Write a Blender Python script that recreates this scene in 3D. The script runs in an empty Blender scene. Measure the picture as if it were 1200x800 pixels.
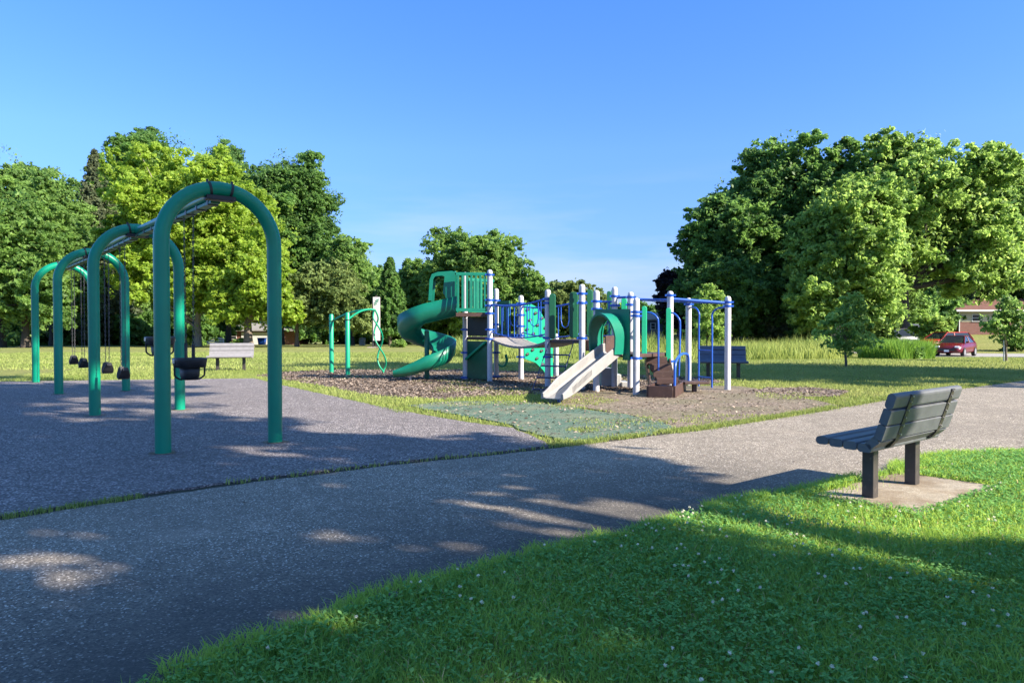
import bpy, math, random
import numpy as np
from mathutils import Vector, Matrix
R = math.radians
PI = math.pi
scene = bpy.context.scene
col = scene.collection

# ------------------------------------------------------------------ camera
EYE = 1.3
F = 860.0                       # focal length in pixels of the 1200 px wide photograph
PITCH = math.atan(17 / F)
cam_d = bpy.data.cameras.new('camera')
cam_d.sensor_width = 36
cam_d.lens = 36 * F / 1200
cam_d.clip_start = 0.05
cam_d.clip_end = 3000
cam = bpy.data.objects.new('camera', cam_d)
cam.location = (0, 0, EYE)
cam.rotation_euler = (PI / 2 - PITCH, 0, 0)
col.objects.link(cam)
scene.camera = cam

# ------------------------------------------------------------------ sky and sun
SUN_EL = R(32)
SUN_AZ = math.atan2(0.91, -0.42)         # clockwise from +Y
world = bpy.data.worlds.new('World')
scene.world = world
world.use_nodes = True
wn, wl = world.node_tree.nodes, world.node_tree.links
wn.clear()
sky = wn.new('ShaderNodeTexSky')
sky.sky_type = 'NISHITA'
sky.sun_disc = False
sky.sun_elevation = SUN_EL
sky.sun_rotation = SUN_AZ
sky.air_density = 1.0
sky.dust_density = 0.35
sky.ozone_density = 4.0
sky.altitude = 200
# a little wispy cloud low over the horizon
tc = wn.new('ShaderNodeTexCoord')
sep = wn.new('ShaderNodeSeparateXYZ')
wl.new(tc.outputs['Generated'], sep.inputs[0])
mp = wn.new('ShaderNodeMapping')
mp.inputs['Scale'].default_value = (2.0, 2.0, 14.0)
wl.new(tc.outputs['Generated'], mp.inputs[0])
cn = wn.new('ShaderNodeTexNoise')
cn.inputs['Scale'].default_value = 2.2
cn.inputs['Detail'].default_value = 6
wl.new(mp.outputs[0], cn.inputs['Vector'])
cr = wn.new('ShaderNodeMapRange')
cr.inputs[1].default_value = 0.5
cr.inputs[2].default_value = 0.75
wl.new(cn.outputs['Fac'], cr.inputs[0])
lowm = wn.new('ShaderNodeMapRange')
lowm.inputs[1].default_value = 0.22
lowm.inputs[2].default_value = 0.04
wl.new(sep.outputs['Z'], lowm.inputs[0])
mul = wn.new('ShaderNodeMath')
mul.operation = 'MULTIPLY'
wl.new(cr.outputs[0], mul.inputs[0])
wl.new(lowm.outputs[0], mul.inputs[1])
mul2 = wn.new('ShaderNodeMath')
mul2.operation = 'MULTIPLY'
mul2.inputs[1].default_value = 0.35
wl.new(mul.outputs[0], mul2.inputs[0])
hs = wn.new('ShaderNodeHueSaturation')
hs.inputs['Saturation'].default_value = 1.12
wl.new(sky.outputs[0], hs.inputs['Color'])
mixc = wn.new('ShaderNodeMixRGB')
mixc.inputs['Color2'].default_value = (3.0, 3.0, 3.5, 1)
wl.new(mul2.outputs[0], mixc.inputs['Fac'])
hz = wn.new('ShaderNodeMapRange')
hz.inputs[1].default_value = 0.0
hz.inputs[2].default_value = 1.0
wl.new(sep.outputs['Z'], hz.inputs[0])
hzc = wn.new('ShaderNodeValToRGB')
ce = hzc.color_ramp.elements
ce[0].position, ce[0].color = 0.0, (.28, .315, .51, 1)
ce[1].position, ce[1].color = 0.75, (1.5, 1.38, 1.2, 1)  # overhead sky brightened, an added fill that lifts the shadows
for p_, c_ in ((.10, (.375, .43, .68, 1)), (.23, (.525, .59, .87, 1)), (.42, (.52, .665, .95, 1)), (.5, (.66, .78, .98, 1))):
    e_ = ce.new(p_)
    e_.color = c_
wl.new(hz.outputs[0], hzc.inputs['Fac'])
hzm = wn.new('ShaderNodeMixRGB')
hzm.blend_type = 'MULTIPLY'
hzm.inputs['Fac'].default_value = 1
wl.new(hs.outputs[0], hzm.inputs['Color1'])
wl.new(hzc.outputs[0], hzm.inputs['Color2'])
wl.new(hzm.outputs[0], mixc.inputs['Color1'])
bg = wn.new('ShaderNodeBackground')
bg.inputs['Strength'].default_value = 0.112
wl.new(mixc.outputs[0], bg.inputs['Color'])
wo = wn.new('ShaderNodeOutputWorld')
wl.new(bg.outputs[0], wo.inputs[0])

SUN_D = Vector((-0.91, 0.42, 0)).normalized() * math.cos(SUN_EL) + Vector((0, 0, -math.sin(SUN_EL)))
sl = bpy.data.lights.new('sun', 'SUN')
sl.energy = 5.0
sl.angle = R(0.55)
sl.color = (1.0, 0.89, 0.73)
sun = bpy.data.objects.new('sun', sl)
sun.rotation_euler = SUN_D.to_track_quat('-Z', 'Y').to_euler()
sun.location = (30, -14, 30)
col.objects.link(sun)

scene.view_settings.view_transform = 'Standard'
scene.view_settings.look = 'None'
scene.view_settings.exposure = 1.62
scene.view_settings.gamma = 1.0
scene.cycles.max_bounces = 6
scene.cycles.diffuse_bounces = 4
scene.cycles.glossy_bounces = 2
scene.cycles.transmission_bounces = 4
scene.cycles.transparent_max_bounces = 6

# ------------------------------------------------------------------ pixel rays of the photograph -> places in the world
CA, SA = math.cos(PITCH), math.sin(PITCH)
def ray(px, py):
    a, b = (px - 600) / F, (400 - py) / F
    return Vector((a, CA + b * SA, -SA + b * CA))
def at(px, py, z=0.0):
    d = ray(px, py)
    t = (z - EYE) / d.z
    return Vector((d.x * t, d.y * t, z))
def P(px, py, Y):
    d = ray(px, py)
    t = Y / d.y
    return Vector((d.x * t, Y, EYE + d.z * t))
def xy(px, py):
    v = at(px, py)
    return (v.x, v.y)

LYS = [-1e4, 22, 80, 119, 200, 700]
LZS = [0, 0, -.75, -1.6, -2.5, -6]
RYS = [-1e4, 22, 30, 52, 60, 86, 200, 700]
RZS = [0, 0, -.12, -.8, -.7, .4, 1, 1]
def terr(x, y):
    zl = np.interp(y, LYS, LZS)
    zr = np.interp(y, RYS, RZS)
    w = np.clip((np.asarray(x) - 6) / 16, 0, 1)
    w = w * w * (3 - 2 * w)
    return zl * (1 - w) + zr * w
def far(px, Y):
    x = P(px, 400, Y).x
    return Vector((x, Y, float(terr(x, Y))))

# ------------------------------------------------------------------ object helpers
ORG = {}
def tag(o, label=None, cat=None, group=None, kind=None):
    if label: o['label'] = label
    if cat: o['category'] = cat
    if group: o['group'] = group
    if kind: o['kind'] = kind
    return o
def empty(name, loc, label, cat, rz=0.0, group=None):
    o = bpy.data.objects.new(name, None)
    o.empty_display_size = 0.2
    o.location = loc
    o.rotation_euler = (0, 0, rz)
    col.objects.link(o)
    ORG[o.name] = Vector(loc)
    return tag(o, label, cat, group)
def copy_tree(o, parent=None):
    c = o.copy()
    col.objects.link(c)
    c.parent = parent
    for ch in list(o.children):
        copy_tree(ch, c)
    return c

class MB:
    """collects shapes of one mesh"""
    def __init__(s):
        s.v, s.f, s.sm, s.mi = [], [], [], []
        s.m = 0
    def add(s, vs, fs, smooth=False):
        n = len(s.v)
        s.v += [tuple(v) for v in vs]
        s.f += [tuple(i + n for i in f) for f in fs]
        s.sm += [smooth] * len(fs)
        s.mi += [s.m] * len(fs)
        return s
    def hexa(s, p):     # p: 4 bottom, 4 top, same winding
        return s.add(p, [(3, 2, 1, 0), (4, 5, 6, 7), (0, 1, 5, 4), (1, 2, 6, 5), (2, 3, 7, 6), (3, 0, 4, 7)])
    def box(s, c, sz, rz=0.0, rx=0.0, ry=0.0):
        m = Matrix.Rotation(rz, 3, 'Z') @ Matrix.Rotation(ry, 3, 'Y') @ Matrix.Rotation(rx, 3, 'X')
        hx, hy, hz = sz[0] / 2, sz[1] / 2, sz[2] / 2
        c = Vector(c)
        q = [c + m @ Vector(t) for t in ((-hx, -hy, -hz), (hx, -hy, -hz), (hx, hy, -hz), (-hx, hy, -hz),
                                         (-hx, -hy, hz), (hx, -hy, hz), (hx, hy, hz), (-hx, hy, hz))]
        return s.hexa(q)
    def bar(s, p, q, w, h, up=(0, 0, 1)):   # rectangular bar between p and q
        p, q = Vector(p), Vector(q)
        d = (q - p).normalized()
        u = Vector(up)
        a = d.cross(u)
        if a.length < 1e-4: a = d.cross(Vector((0, 1, 0)))
        a.normalize()
        b = a.cross(d).normalized()
        a, b = a * w / 2, b * h / 2
        return s.hexa([p - a - b, p + a - b, q + a - b, q - a - b, p - a + b, p + a + b, q + a + b, q - a + b])
    def tube(s, pts, r, n=10, caps=True, smooth=True, closed=False):
        pts = [Vector(p) for p in pts]
        k = len(pts)
        rs = list(r) if hasattr(r, '__len__') else [r] * k
        ts = []
        for i in range(k):
            if closed: t = pts[(i + 1) % k] - pts[i - 1]
            else: t = pts[min(i + 1, k - 1)] - pts[max(i - 1, 0)]
            ts.append(t.normalized())
        u = ts[0].cross(Vector((0.13, 0.27, 1)))
        if u.length < 0.05: u = ts[0].cross(Vector((1, 0, 0)))
        u.normalize()
        vs, fs = [], []
        for i in range(k):
            u = (u - ts[i] * u.dot(ts[i])).normalized()
            w = ts[i].cross(u)
            for j in range(n):
                a = 2 * PI * j / n
                vs.append(pts[i] + (u * math.cos(a) + w * math.sin(a)) * rs[i])
        m = k if closed else k - 1
        for i in range(m):
            i2 = (i + 1) % k
            for j in range(n):
                j2 = (j + 1) % n
                fs.append((i * n + j, i * n + j2, i2 * n + j2, i2 * n + j))
        s.add(vs, fs, smooth)
        if caps and not closed:
            s.add([vs[j] for j in range(n)], [tuple(reversed(range(n)))])
            s.add([vs[(k - 1) * n + j] for j in range(n)], [tuple(range(n))])
        return s
    def prism(s, poly, o, u, v, w):     # 2d polygon in the plane (o,u,v), thickness vector w
        o, u, v, w = Vector(o), Vector(u), Vector(v), Vector(w)
        a = [o + u * x + v * y for x, y in poly]
        b = [p + w for p in a]
        n = len(a)
        fs = [tuple(reversed(range(n))), tuple(range(n, 2 * n))]
        fs += [(i, (i + 1) % n, n + (i + 1) % n, n + i) for i in range(n)]
        return s.add(a + b, fs)
    def slabquad(s, a, b, c, d, t):      # a quad with a thickness vector
        t = Vector(t)
        q = [Vector(p) for p in (a, b, c, d)]
        return s.hexa([p + t for p in q] + q)
    def sweep(s, prof, frames, smooth=True, caps=True):   # prof 2d loop; frames: (o,u,v)
        n = len(prof)
        vs, fs = [], []
        for o, u, v in frames:
            for x, y in prof: vs.append(Vector(o) + Vector(u) * x + Vector(v) * y)
        for i in range(len(frames) - 1):
            for j in range(n):
                j2 = (j + 1) % n
                fs.append((i * n + j, i * n + j2, (i + 1) * n + j2, (i + 1) * n + j))
        s.add(vs, fs, smooth)
        if caps:
            s.add(vs[:n], [tuple(reversed(range(n)))])
            s.add(vs[-n:], [tuple(range(n))])
        return s
    def build(s, name, mat, parent=None, bevel=0.0, world=True, loc=None, normals=True):
        me = bpy.data.meshes.new(name)
        org = ORG.get(parent.name, Vector()) if (parent and world) else (Vector(loc) if loc is not None else Vector())
        me.from_pydata([(v[0] - org[0], v[1] - org[1], v[2] - org[2]) for v in s.v], [], s.f)
        mats = mat if isinstance(mat, (list, tuple)) else [mat]
        for m in mats: me.materials.append(m)
        me.polygons.foreach_set('use_smooth', s.sm)
        me.polygons.foreach_set('material_index', s.mi)
        me.update()
        if normals:
            import bmesh
            bm = bmesh.new()
            bm.from_mesh(me)
            bmesh.ops.recalc_face_normals(bm, faces=bm.faces)
            bm.to_mesh(me)
            bm.free()
        o = bpy.data.objects.new(name, me)
        col.objects.link(o)
        if parent:
            o.parent = parent
            ORG[o.name] = ORG.get(parent.name, Vector()) if world else Vector()
        else:
            o.location = org
            ORG[o.name] = Vector(org)
        if bevel:
            b = o.modifiers.new('bevel', 'BEVEL')
            b.width = bevel
            b.segments = 2
            b.limit_method = 'ANGLE'
            b.angle_limit = R(40)
        return o

def np_mesh(name, verts, faces, mat, tint=None, parent=None, loc=(0, 0, 0), smooth=False):
    me = bpy.data.meshes.new(name)
    nv, nf, k = len(verts), len(faces), faces.shape[1]
    me.vertices.add(nv)
    me.vertices.foreach_set('co', np.ascontiguousarray(verts, dtype=np.float32).ravel())
    me.loops.add(nf * k)
    me.loops.foreach_set('vertex_index', np.ascontiguousarray(faces, dtype=np.int32).ravel())
    me.polygons.add(nf)
    me.polygons.foreach_set('loop_start', np.arange(0, nf * k, k, dtype=np.int32))
    me.polygons.foreach_set('loop_total', np.full(nf, k, dtype=np.int32))
    if smooth: me.polygons.foreach_set('use_smooth', np.ones(nf, dtype=bool))
    me.update(calc_edges=True)
    if tint is not None:
        a = me.attributes.new('tint', 'FLOAT', 'POINT')
        a.data.foreach_set('value', np.ascontiguousarray(tint, dtype=np.float32))
    me.materials.append(mat)
    o = bpy.data.objects.new(name, me)
    o.location = loc
    col.objects.link(o)
    if parent: o.parent = parent
    return o

# ------------------------------------------------------------------ materials
def newmat(name):
    m = bpy.data.materials.new(name)
    m.use_nodes = True
    nt = m.node_tree
    return m, nt.nodes, nt.links, nt.nodes['Principled BSDF']
def rgba(c): return (c[0], c[1], c[2], 1)
def noise(n, l, scale, detail=4, rough=0.55, vec=None):
    t = n.new('ShaderNodeTexNoise')
    t.inputs['Scale'].default_value = scale
    t.inputs['Detail'].default_value = detail
    t.inputs['Roughness'].default_value = rough
    if vec: l.new(vec, t.inputs['Vector'])
    return t
def mrange(n, l, src, a, b, c=0.0, d=1.0):
    r = n.new('ShaderNodeMapRange')
    r.inputs[1].default_value, r.inputs[2].default_value = a, b
    r.inputs[3].default_value, r.inputs[4].default_value = c, d
    l.new(src, r.inputs[0])
    return r.outputs[0]
def mix(n, l, fac, c1, c2):
    m = n.new('ShaderNodeMixRGB')
    for i, c in (('Fac', fac), ('Color1', c1), ('Color2', c2)):
        if isinstance(c, (int, float)): m.inputs[i].default_value = c
        elif isinstance(c, tuple): m.inputs[i].default_value = rgba(c)
        else: l.new(c, m.inputs[i])
    return m.outputs[0]
def bump(n, l, bsdf, src, strength, dist=0.01):
    b = n.new('ShaderNodeBump')
    b.inputs['Strength'].default_value = strength
    b.inputs['Distance'].default_value = dist
    l.new(src, b.inputs['Height'])
    l.new(b.outputs[0], bsdf.inputs['Normal'])
def objcoord(n):
    return n.new('ShaderNodeTexCoord').outputs['Object']
def geopos(n):
    return n.new('ShaderNodeNewGeometry').outputs['Position']
def paint(name, c, rough=0.4, var=0.12, scale=6.0, wear=None, wear_amt=0.0, spec=0.5, metal=0.0, bmp=0.0):
    m, n, l, b = newmat(name)
    pos = geopos(n)
    t = noise(n, l, scale, 5, 0.6, pos)
    lo = tuple(x * (1 - var) for x in c)
    hi = tuple(min(1, x * (1 + var)) for x in c)
    o = mix(n, l, mrange(n, l, t.outputs['Fac'], .3, .7), lo, hi)
    if wear:
        t2 = noise(n, l, scale * 3.1, 6, 0.7, pos)
        o = mix(n, l, mrange(n, l, t2.outputs['Fac'], .62 - wear_amt, .72), o, wear)
    l.new(o, b.inputs['Base Color'])
    b.inputs['Roughness'].default_value = rough
    b.inputs['Specular IOR Level'].default_value = spec
    b.inputs['Metallic'].default_value = metal
    if bmp: bump(n, l, b, noise(n, l, scale * 12, 3, .6, pos).outputs['Fac'], bmp, 0.004)
    return m
def leafmat(name, c1, c2, trans=0.35, rough=0.55, spec=.12, straw=None):
    m, n, l, b = newmat(name)
    a = n.new('ShaderNodeAttribute')
    a.attribute_name = 'tint'
    o = mix(n, l, a.outputs['Fac'], c1, c2)
    if straw: o = mix(n, l, mrange(n, l, a.outputs['Fac'], 1.05, 1.1), o, straw)
    l.new(o, b.inputs['Base Color'])
    b.inputs['Roughness'].default_value = rough
    b.inputs['Specular IOR Level'].default_value = spec
    tr = n.new('ShaderNodeBsdfTranslucent')
    hs = n.new('ShaderNodeHueSaturation')
    hs.inputs['Value'].default_value = 1.65
    hs.inputs['Hue'].default_value = 0.485
    l.new(o, hs.inputs['Color'])
    l.new(hs.outputs[0], tr.inputs['Color'])
    mx = n.new('ShaderNodeMixShader')
    mx.inputs[0].default_value = trans
    l.new(b.outputs[0], mx.inputs[1])
    l.new(tr.outputs[0], mx.inputs[2])
    l.new(mx.outputs[0], n['Material Output'].inputs['Surface'])
    return m
def barkmat(name, c):
    m, n, l, b = newmat(name)
    mp = n.new('ShaderNodeMapping')
    mp.inputs['Scale'].default_value = (5, 5, 1.0)
    l.new(geopos(n), mp.inputs[0])
    t = noise(n, l, 3.0, 6, 0.7, mp.outputs[0])
    l.new(mix(n, l, mrange(n, l, t.outputs['Fac'], .3, .7), tuple(x * .5 for x in c), tuple(x * 1.4 for x in c)), b.inputs['Base Color'])
    b.inputs['Roughness'].default_value = 0.9
    bump(n, l, b, t.outputs['Fac'], 0.7, 0.03)
    return m

M = {}
M['green_pipe'] = paint('green_powder_coat', (0.001, 0.21, 0.125), 0.35, .1, 2, spec=.35, bmp=.03)
M['green_plastic'] = paint('green_plastic', (0.003, 0.15, 0.095), 0.38, .14, 3, wear=(0.03, .2, .14), wear_amt=.0)
M['dark_green_plastic'] = paint('dark_green_plastic', (0.005, 0.085, 0.042), 0.42, .15, 3, wear=(0.03, .2, .1), wear_amt=.0)
M['bright_green'] = paint('bright_green_plastic', (0.004, 0.29, 0.155), 0.4, .12, 3)
M['white_post'] = paint('pale_grey_post_paint', (0.47, 0.475, 0.51), 0.4, .08, 5, wear=(.27, .25, .23), wear_amt=.03)
M['blue'] = paint('blue_coating', (0.015, 0.085, 0.42), 0.35, .15, 4)
M['dark_blue'] = paint('navy_chain', (0.02, 0.03, 0.10), 0.5, .15, 8)
M['black_rubber'] = paint('black_rubber', (0.014, 0.015, 0.018), 0.55, .3, 12)
M['steel'] = paint('galvanised_steel', (0.45, 0.45, 0.46), 0.4, .2, 25, metal=.85)
M['chain'] = paint('chain_steel', (0.07, 0.07, 0.075), 0.45, .3, 25, metal=.4)
M['brown_vinyl'] = paint('brown_vinyl', (0.055, 0.028, 0.022), 0.55, .25, 6, wear=(.13, .085, .07), wear_amt=.03, bmp=.2)
M['grey_deck'] = paint('grey_coated_deck', (0.22, 0.205, 0.20), 0.6, .15, 8, wear=(.33, .3, .28), wear_amt=.05)
M['ivory'] = paint('ivory_plastic', (0.245, 0.24, 0.235), 0.4, .1, 4, wear=(.16, .15, .145), wear_amt=.05, bmp=.05)
M['concrete_block'] = paint('weathered_white_plastic', (0.36, 0.36, 0.35), 0.6, .1, 5, wear=(.35, .33, .3), wear_amt=.05)
M['bench_slat'] = paint('grey_recycled_plastic', (0.088, 0.096, 0.108), 0.5, .16, 9, wear=(.125, .125, .125), wear_amt=.05, bmp=.15)
M['bench_slat_pale'] = paint('pale_grey_plastic', (0.20, 0.195, 0.205), 0.55, .12, 9, wear=(.26, .25, .25), wear_amt=.05, bmp=.15)  # paler grey than the near bench slats
M['bench_slat_shaded'] = paint('shade_tinted_grey_plastic', (0.055, 0.08, 0.135), 0.5, .12, 9)  # bluer, darker slat grey with the shade painted into its colour
M['bench_metal'] = paint('brown_black_steel', (0.04, 0.035, 0.033), 0.45, .25, 9, wear=(.11, .09, .075), wear_amt=.03)
# ------------------------------------------------------------------ ground materials
def ground_mat():
    m, n, l, b = newmat('lawn_grass_ground')
    pos = geopos(n)
    t1 = noise(n, l, .22, 5, .6, pos)
    t2 = noise(n, l, 2.5, 5, .65, pos)
    t3 = noise(n, l, 26, 4, .7, pos)
    c = mix(n, l, mrange(n, l, t2.outputs['Fac'], .35, .68), (0.15, 0.19, 0.045), (0.28, 0.285, 0.10))
    c = mix(n, l, mrange(n, l, t1.outputs['Fac'], .4, .66, 0, .6), c, (0.32, 0.29, 0.125))
    c = mix(n, l, mrange(n, l, t3.outputs['Fac'], .42, .62, 0, .55), c, (0.10, 0.125, 0.03))
    l.new(c, b.inputs['Base Color'])
    b.inputs['Roughness'].default_value = 0.95
    b.inputs['Specular IOR Level'].default_value = 0.1
    bump(n, l, b, t3.outputs['Fac'], 1.0, 0.06)
    return m
def grit_mat(name, dark, mid, light, cell, lightfrac, stain=None, bmp=.6, stain_amt=.5, big=.5):
    m, n, l, b = newmat(name)
    pos = geopos(n)
    v = n.new('ShaderNodeTexVoronoi')
    v.inputs['Scale'].default_value = cell
    l.new(pos, v.inputs['Vector'])
    sp = n.new('ShaderNodeSeparateColor')
    l.new(v.outputs['Color'], sp.inputs[0])
    c = mix(n, l, sp.outputs[0], dark, mid)
    c = mix(n, l, mrange(n, l, sp.outputs[1], 1 - lightfrac, 1 - lightfrac + .02), c, light)
    t = noise(n, l, big, 6, .62, pos)
    c = mix(n, l, mrange(n, l, t.outputs['Fac'], .42, .62, 0, stain_amt), c, stain or dark)
    t2 = noise(n, l, 5.0, 5, .7, pos)
    mm = n.new('ShaderNodeMixRGB')
    mm.blend_type = 'MULTIPLY'
    mm.inputs['Fac'].default_value = 1
    l.new(c, mm.inputs['Color1'])
    l.new(mix(n, l, mrange(n, l, t2.outputs['Fac'], .3, .7), (.78, .78, .78), (1.12, 1.12, 1.12)), mm.inputs['Color2'])
    l.new(mm.outputs[0], b.inputs['Base Color'])
    b.inputs['Roughness'].default_value = 0.9
    b.inputs['Specular IOR Level'].default_value = 0.3
    bump(n, l, b, v.outputs['Distance'], bmp, 0.012)
    return m
M['ground'] = ground_mat()
def add_stain_and_shade():  # dark band by the near grass edge: damp stain with tree shade painted in
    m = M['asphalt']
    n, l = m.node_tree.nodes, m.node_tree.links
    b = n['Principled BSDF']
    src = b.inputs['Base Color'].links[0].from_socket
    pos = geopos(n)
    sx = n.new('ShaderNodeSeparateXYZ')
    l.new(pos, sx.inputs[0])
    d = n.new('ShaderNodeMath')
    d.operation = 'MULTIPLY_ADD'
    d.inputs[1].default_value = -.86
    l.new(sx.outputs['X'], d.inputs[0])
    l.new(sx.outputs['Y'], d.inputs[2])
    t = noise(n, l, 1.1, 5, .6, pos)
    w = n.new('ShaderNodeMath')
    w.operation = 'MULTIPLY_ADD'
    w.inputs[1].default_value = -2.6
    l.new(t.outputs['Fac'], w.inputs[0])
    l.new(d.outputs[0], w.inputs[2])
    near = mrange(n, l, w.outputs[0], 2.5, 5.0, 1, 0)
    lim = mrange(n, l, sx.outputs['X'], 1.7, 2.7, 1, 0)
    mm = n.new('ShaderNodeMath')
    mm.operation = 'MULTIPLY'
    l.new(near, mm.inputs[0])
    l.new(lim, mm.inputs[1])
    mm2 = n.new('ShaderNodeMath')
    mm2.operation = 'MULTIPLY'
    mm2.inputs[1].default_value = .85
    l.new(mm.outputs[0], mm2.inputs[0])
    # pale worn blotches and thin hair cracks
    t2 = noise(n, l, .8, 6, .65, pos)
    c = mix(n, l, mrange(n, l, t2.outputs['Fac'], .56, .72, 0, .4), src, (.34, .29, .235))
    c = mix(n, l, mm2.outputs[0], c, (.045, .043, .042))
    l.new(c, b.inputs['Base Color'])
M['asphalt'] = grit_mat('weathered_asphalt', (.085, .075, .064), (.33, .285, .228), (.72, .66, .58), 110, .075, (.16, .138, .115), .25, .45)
add_stain_and_shade()
M['rubber'] = grit_mat('shredded_rubber_surface', (.06, .055, .058), (.25, .225, .222), (.48, .43, .42), 70, .14, (.15, .13, .128), 1.0, .4)
M['mulch'] = grit_mat('wood_mulch', (.06, .046, .036), (.20, .155, .125), (.42, .34, .28), 34, .2, (.07, .05, .04), 1.0, .5, 1.2)
M['dirt'] = grit_mat('bare_dirt', (.115, .09, .068), (.215, .17, .13), (.38, .31, .25), 40, .1, (.13, .125, .065), .7, .65, .8)
M['matgreen'] = grit_mat('green_rubber_tile', (.045, .085, .06), (.095, .165, .12), (.25, .26, .20), 60, .05, (.16, .175, .115), .5, .75, 1.1)
M['soil'] = grit_mat('dark_soil', (.022, .02, .015), (.06, .05, .035), (.1, .09, .06), 60, .05, (.03, .04, .015), .8)
M['concrete'] = grit_mat('concrete_pad', (.27, .235, .185), (.34, .30, .24), (.42, .38, .31), 90, .08, (.17, .125, .08), .2, .85, 2.0)
M['road'] = grit_mat('pale_road', (.26, .255, .25), (.33, .32, .31), (.42, .41, .4), 30, .05, (.24, .235, .23), .2)
M['chip'] = leafmat('wood_chip', (.07, .052, .04), (.40, .32, .26), 0.0, .8)

# ------------------------------------------------------------------ the ground sheet
def axis(mn, mx, n, near):
    a = np.linspace(-1, 1, n)
    s = np.sinh(a * near) / math.sinh(near)
    return np.where(s < 0, -s * mn, s * mx)
gx = np.unique(np.round(axis(-800, 800, 161, 5), 3))
gy = np.unique(np.concatenate([np.array([-300, -120, -60, -30, -10, 0, 10, 22]), np.arange(24, 130, 2.0), np.array([140, 160, 200, 280, 400, 560, 700, 900])]))
XX, YY = np.meshgrid(gx, gy)
ZZ = terr(XX, YY)
gv = np.stack([XX.ravel(), YY.ravel(), ZZ.ravel()], 1)
ny, nx = XX.shape
ii = (np.arange(ny - 1)[:, None] * nx + np.arange(nx - 1)[None]).ravel()
gf = np.stack([ii, ii + 1, ii + nx + 1, ii + nx], 1)
tag(np_mesh('lawn', gv, gf, M['ground'], smooth=True), kind='structure')

def jitter(poly, amp, step, seed, closed=True):
    """subdivides the outline of a polygon and makes it uneven"""
    rng = random.Random(seed)
    out = []
    n = len(poly)
    for i in range(n):
        a, b = Vector(poly[i]), Vector(poly[(i + 1) % n])
        k = max(1, int((b - a).length / step))
        d = (b - a)
        nrm = Vector((-d.y, d.x)).normalized() if d.length else Vector((0, 0))
        for j in range(k):
            out.append(tuple(a + d * (j / k) + nrm * rng.uniform(-amp, amp)))
    return out
def sheet(name, poly, z, mat, thick=0.0):
    mb = MB()
    if thick:
        mb.prism(poly, (0, 0, z - thick), (1, 0, 0), (0, 1, 0), (0, 0, thick))
    else:
        mb.add([(p[0], p[1], z) for p in poly], [tuple(range(len(poly)))])
    o = mb.build(name, mat, normals=False)
    return tag(o, kind='structure')
def pip(x, y, poly):
    x, y = np.asarray(x), np.asarray(y)
    ins = np.zeros(x.shape, bool)
    n = len(poly)
    j = n - 1
    for i in range(n):
        xi, yi = poly[i]
        xj, yj = poly[j]
        if yi != yj:
            c = ((yi > y) != (yj > y)) & (x < (xj - xi) * (y - yi) / (yj - yi) + xi)
            ins ^= c
        j = i
    return ins

near_edge = [(-6, -2.2)] + [xy(*p) for p in ((200, 800), (300, 762), (450, 706), (600, 661), (690, 641), (760, 620), (830, 601), (885, 585), (965, 573), (1020, 557), (1100, 536), (1200, 526))] + [(9.2, 10.6), (14, 14.2), (24, 17.5), (40, 18.5)]
far_edge = [(-9, .9)] + [xy(*p) for p in ((0, 611), (120, 592), (300, 566), (460, 546), (560, 536), (650, 526), (730, 516), (830, 504), (960, 483), (1080, 462), (1200, 446))] + [(17, 20.2), (24, 21.5), (40, 21.7)]
path_poly = near_edge + far_edge[::-1]
path_poly_j = jitter(path_poly, .018, .12, 3)
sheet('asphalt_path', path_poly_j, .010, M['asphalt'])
def off(poly, dx, dy): return [(x + dx, y + dy) for x, y in poly]
gap = off(far_edge[:8], -.035, .05)
rub_poly = off(far_edge[:7], -.065, .09) + [xy(640, 520), xy(600, 503), xy(560, 498), xy(500, 488), xy(440, 476), xy(380, 463), xy(330, 452), xy(300, 444), xy(180, 445.5), xy(0, 448), (-24, 14.0), (-24, .9)]
rub_poly_j = jitter(rub_poly, .02, .1, 4)
sheet('rubber_play_surface', rub_poly_j, .022, M['rubber'], .03)
sheet('soil_strip', jitter(far_edge[:11] + off(far_edge[:11], -.1, .14)[::-1], .012, .12, 8), .005, M['soil'])
mat_poly = [xy(*p) for p in ((478, 476), (520, 471.5), (560, 470.5), (600, 471), (645, 474.5), (700, 482), (760, 491), (792, 500), (760, 509), (690, 517), (655, 516.5), (600, 499), (540, 488))]
mat_poly_j = jitter(mat_poly, .07, .2, 5)
sheet('green_rubber_mat', mat_poly_j, .016, M['matgreen'], .02)
mulch_poly = [xy(*p) for p in ((300, 441), (330, 436.5), (390, 433.5), (460, 433.3), (540, 433.8), (640, 436), (700, 439), (760, 440.5), (830, 443), (850, 449), (800, 452), (740, 458), (640, 461.5), (560, 466), (500, 468), (440, 463.5), (380, 452.5), (330, 445.5))]
mulch_poly_j = jitter(mulch_poly, .09, .3, 6)
sheet('mulch_bed', mulch_poly_j, .006, M['mulch'])
dirt_poly = [xy(*p) for p in ((632, 463), (700, 457), (740, 457), (800, 452), (868, 453), (900, 458), (940, 466), (985, 476), (940, 484), (860, 496), (795, 502), (760, 490.5), (700, 481), (645, 473.5))]
dirt_poly_j = jitter(dirt_poly, .06, .25, 7)
sheet('dirt_area', dirt_poly_j, .011, M['dirt'])
chip_poly = [xy(*p) for p in ((868, 458.5), (900, 455), (950, 454.5), (990, 458), (999, 461.5), (975, 465.5), (930, 465), (890, 461))]
chip_poly_j = jitter(chip_poly, .1, .3, 9)
sheet('mulch_patch', chip_poly_j, .016, M['mulch'])
BENCH_D = Vector((.775, .632, 0)).normalized()       # along the near bench
BENCH_N = Vector((-.632, .775, 0)).normalized()      # the way it faces
BC = Vector((3.04, 5.73, 0))
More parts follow.
